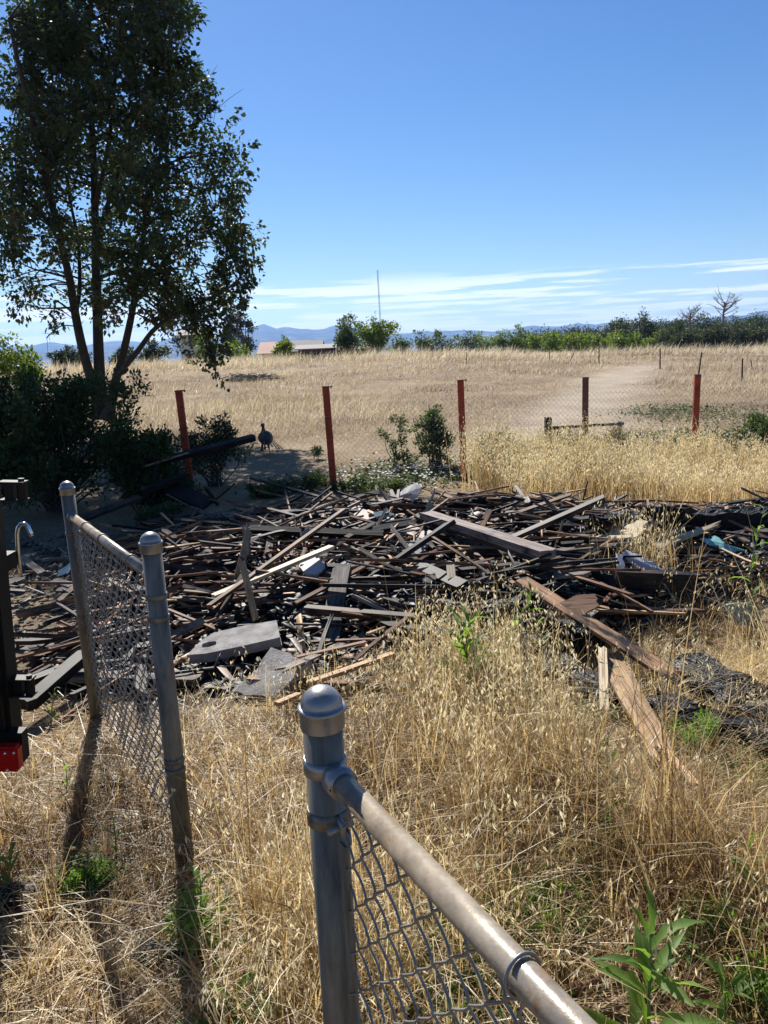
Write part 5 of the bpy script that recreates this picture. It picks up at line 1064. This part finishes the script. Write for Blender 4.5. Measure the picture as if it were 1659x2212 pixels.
b0 = P(1628, 1310, 0); weed([b0, PYd(1622, 1230, b0.y), PYd(1634, 1170, b0.y), PYd(1650, 1100, b0.y)], 10, .15, 'tall thin green lettuce at the right edge beside the teal sheet', seed=6)
b0 = P(440, 2075, 0, ground_h); weed([b0, PYd(435, 1990, b0.y), PYd(432, 1900, b0.y)], 16, .13, 'green weed at the foot of the rusty gate post', seed=7, basal=5)
b0 = P(500, 2240, 0, ground_h); weed([b0, PYd(500, 2200, b0.y), PYd(502, 2160, b0.y)], 5, .17, 'broad dark green rosette at the bottom edge', seed=8, basal=8)
b0 = P(20, 1935, 0, ground_h); weed([b0, PYd(20, 1890, b0.y), PYd(22, 1855, b0.y)], 8, .09, 'small green weed at the left edge below the tail light', seed=9, basal=3)
b0 = P(252, 1860, 0, ground_h); weed([b0, PYd(250, 1820, b0.y), PYd(246, 1775, b0.y)], 7, .055, 'small upright sprig between the fence panel and trailer', seed=10)
b0 = P(1310, 1700, 0, ground_h); weed([b0, PYd(1312, 1650, b0.y), PYd(1308, 1600, b0.y)], 9, .11, 'green sprig in dry grass below the pale upright stub', seed=11)
b0 = P(1315, 1880, 0, ground_h); weed([b0, PYd(1318, 1820, b0.y), PYd(1310, 1760, b0.y)], 9, .11, 'green sprig in the dry grass right of the top rail', seed=12)
b0 = P(1325, 1500, 0); weed([b0, PYd(1326, 1470, b0.y), PYd(1322, 1445, b0.y)], 6, .07, 'tiny green weed between the upright stub and orange plank', seed=13)
b0 = P(110, 1560, 0, ground_h); weed([b0, PYd(112, 1530, b0.y), PYd(118, 1490, b0.y)], 6, .07, 'sparse weed under the charred beam left of the fence', seed=14)
for i, (xv, yv, xt, yt, nn_, L_, lab) in enumerate(((1560, 2240, 1565, 2120, 10, .12, 'green weed at the bottom right between the corner lettuce and the frame edge'), (1480, 2110, 1470, 2010, 9, .09, 'thin green sprig above the dead roots at the bottom right'), (1250, 2010, 1245, 1930, 8, .08, 'small green sprig close above the near rail'), (1060, 1480, 1052, 1400, 10, .10, 'feathery green shoot right of the tall prickly lettuce'), (975, 1500, 968, 1410, 9, .10, 'green shoot left of the tall prickly lettuce'), (470, 2010, 468, 1925, 9, .09, 'second green weed right of the rusty gate post foot'), (560, 2235, 556, 2170, 8, .11, 'low green weed right of the broad rosette'), (1100, 2050, 1092, 1985, 7, .07, 'tiny green sprig beside the near rail ring'), (1420, 1350, 1415, 1290, 8, .08, 'green sprig in the grass right of the brown panel'), (1640, 2120, 1636, 2020, 9, .10, 'green weed at the right edge above the bottom corner'), (140, 1720, 142, 1660, 7, .07, 'pale green sprig below the tail light'))):
    b0 = P(xv, yv, 0, ground_h); weed([b0, PYd((xv+xt)/2+4, (yv+yt)/2, b0.y), PYd(xt, yt, b0.y)], nn_, L_, lab, seed=50+i, basal=2, stem=.003)
for i, (xv, yv, rx, hz, lab) in enumerate(((1045, 1490, .10, .30, 'feathery bright green weed right behind the tall prickly lettuce'), (1560, 2080, .10, .16, 'bushy green weed left of the right edge above the dead roots'), (1640, 2200, .10, .18, 'bushy green weed in the bottom right corner'), (1180, 2010, .10, .10, 'low bushy green weed above the near rail ring'), (430, 2060, .07, .16, 'feathery green weed hugging the rusty gate post foot'), (1500, 1620, .10, .14, 'green weed between the orange plank splinter and black beams'), (1290, 1740, .06, .14, 'small bushy weed in the dry grass below the orange plank'), (195, 1925, .07, .07, 'low round green weed in the shadow left of the fence panel'))):
    b_ = P(xv, yv, 0, ground_h); plant('green_weed', tuple(b_), ell(r9, 14, rx, rx*.8, .02, hz, .035), 900, .022, 'leaf_green', lab, 'weed', seed=230+i, stem_r=.002, wl=.3)
# leafy ground cover under the near fence and low green tufts
def cover(name, spots, n, size, label, hz=.05):
    q = []
    for (xv, yv, rx, ry) in spots: b = P(xv, yv, 0, ground_h); k = int(n/len(spots)); x_ = RNG.normal(b.x, rx, k); y_ = RNG.normal(b.y, ry, k); q.append(np.stack([x_, y_, ground_h(x_, y_)+np.abs(RNG.normal(0, hz, k))+.005], -1))
    q = np.concatenate(q); k = len(q); nn_ = RNG.normal(0, .5, (k, 3)); nn_[:, 2] += 1; d_ = RNG.normal(0, 1, (k, 3)); d_[:, 2] *= .4; Ls_ = size*RNG.uniform(.5, 1.3, k)
    V, Ft, T = diamonds(q, d_, nn_, Ls_, Ls_*.85, RNG.random(k)*.8, .12); o = obj(name, npmesh(name, V, Ft, M['leaf_mid' if name == 'green_growth' else 'leaf_green'], T)); tag(o, label, 'ground cover', kind='stuff')
cover('ground_cover', [(880, 2050, .08, .1), (950, 2120, .1, .1), (850, 2180, .12, .1), (1020, 2180, .1, .08), (1000, 2020, .09, .08)], 2600, .016, 'small round green leaves under the near chain link fabric', .05)
cover('ground_cover', [(1100, 2010, .1, .08), (1160, 1960, .08, .06), (195, 1915, .05, .03), (1270, 1900, .08, .08), (1230, 1560, .1, .1), (1040, 1560, .12, .1), (1330, 1850, .06, .05), (1650, 1700, .1, .1)], 4200, .014, 'scattered low green leaves in the dry grass', .05)
# white flowers and short green growth behind the fence
spots = [(840, 1040, .8, .5), (900, 1020, .6, .5), (1120, 1010, .5, .4), (1350, 960, .7, .6)]
cover('green_growth', spots+[(1480, 950, .8, .6), (1600, 900, 1., .8), (1450, 890, .6, .5)], 9000, .05, 'low green growth behind the red posted fence', .05)
q = []
for (xv, yv, rx, ry) in spots: b = P(xv, yv, 0, ground_h); x_ = RNG.normal(b.x, rx, 110); y_ = RNG.normal(b.y, ry, 110); q.append(np.stack([x_, y_, ground_h(x_, y_)+RNG.uniform(.05, .14, 110)], -1))
q = np.concatenate(q); pv = []
for a in np.linspace(0, math.pi*2, 7)[:-1]:
    d_ = np.stack([np.full(len(q), math.cos(a)), np.full(len(q), math.sin(a)), RNG.normal(.05, .1, len(q))], -1); pv.append(diamonds(q, d_, np.tile([[0., -.6, 1]], (len(q), 1)), np.full(len(q), .025), np.full(len(q), .016), RNG.random(len(q)), .05))
v, f, t = merge(pv); o = obj('daisies', npmesh('daisies', v, f, M['petal'], t)); tag(o, 'scattered white daisies behind the fence', 'flowers', kind='stuff')

# ------------------------------------------------------------------ small things on the ground in front
for i, (pp, r0, lab) in enumerate(([[(1175, 2150), (1260, 2130), (1330, 2095), (1420, 2080), (1520, 2045), (1660, 2020)], .012, 'long dead brown root lying across the bottom right grass'], [[(1230, 2200), (1340, 2165), (1450, 2120), (1560, 2110), (1680, 2085)], .014, 'thicker dead root nearest the bottom right corner'], [[(880, 2230), (893, 2180), (905, 2120), (915, 2080)], .009, 'pale brown root seen through the near fence fabric'])):
    q = [P(x_, y_, .025, ground_h) for x_, y_ in pp]; m = MB(); sp = smooth_path(q, 6); m.tube(sp, [r0*(1+.25*math.sin(k*1.7)) for k in range(len(sp))], 8); o = m.build('dead_root', M['root'], None, True); tag(o, lab, 'root', 'dead roots in front')
q = [P(1040, 2216, .02, ground_h), P(1110, 2205, .02, ground_h), P(1180, 2212, .02, ground_h)]; o = MB().tube(q, .012, 12).build('pipe_offcut', M['galv_rail'], None, True); tag(o, 'short grey metal pipe on the ground below the near rail', 'pipe')
def rock(xv, yv, s, mat, label, name, sq=(1, 1, .7)):
    b = P(xv, yv, 0, ground_h); bm = bmesh.new(); bmesh.ops.create_icosphere(bm, subdivisions=3, radius=1); r_ = np.random.default_rng(int(xv))
    dirs = r_.normal(size=(14, 3)); dirs /= np.linalg.norm(dirs, axis=1, keepdims=True); offs = r_.uniform(.72, 1, 14)
    for v in bm.verts:
        p = np.array(v.co); k_ = min([o_/max(1e-6, p@d_) for d_, o_ in zip(dirs, offs) if p@d_ > 1e-6]+[1.05]); v.co = Vector(p*min(1.05, k_)*np.array(sq)*s)
    me = bpy.data.meshes.new(name); bm.to_mesh(me); bm.free(); me.materials.append(M[mat]); o = obj(name, me, None, b+Vector((0, 0, s*sq[2]*.5))); tag(o, label, 'rock' if mat == 'stone' else 'lump'); return o
rock(978, 2200, .05, 'stone', 'rough brown stone on the ground behind the near fence fabric', 'stone')
rock(30, 1945, .07, 'char', 'black charred lump on the grass at the left edge', 'charred_lump', (1.3, .8, .5))
rock(95, 1925, .055, 'char', 'grey black charred lump beside the shadow on the left grass', 'charred_lump', (1.5, .7, .4))
rock(215, 1700, .06, 'char', 'flat charred piece half hidden in straw below the far capped post', 'charred_lump', (1.8, .6, .35))
rock(345, 2065, .05, 'char', 'dark charred piece in the straw beside the rusty gate post', 'charred_lump', (1.4, 1.1, .4))

# ------------------------------------------------------------------ the air between here and the hills
HB = MB().box((0, 3400, 150), (17000, 9200, 370)); ho = HB.build('haze', None)
hm_ = bpy.data.materials.new('haze'); hm_.use_nodes = True; hn = hm_.node_tree.nodes; hn.clear(); ho_ = hn.new('ShaderNodeOutputMaterial'); hv = hn.new('ShaderNodeVolumePrincipled')
hv.inputs['Color'].default_value = (.26, .50, 1.0, 1); hv.inputs['Density'].default_value = .00010; hv.inputs['Anisotropy'].default_value = .3
hm_.node_tree.links.new(hv.outputs[0], ho_.inputs['Volume']); ho.data.materials.append(hm_); tag(ho, kind='stuff')
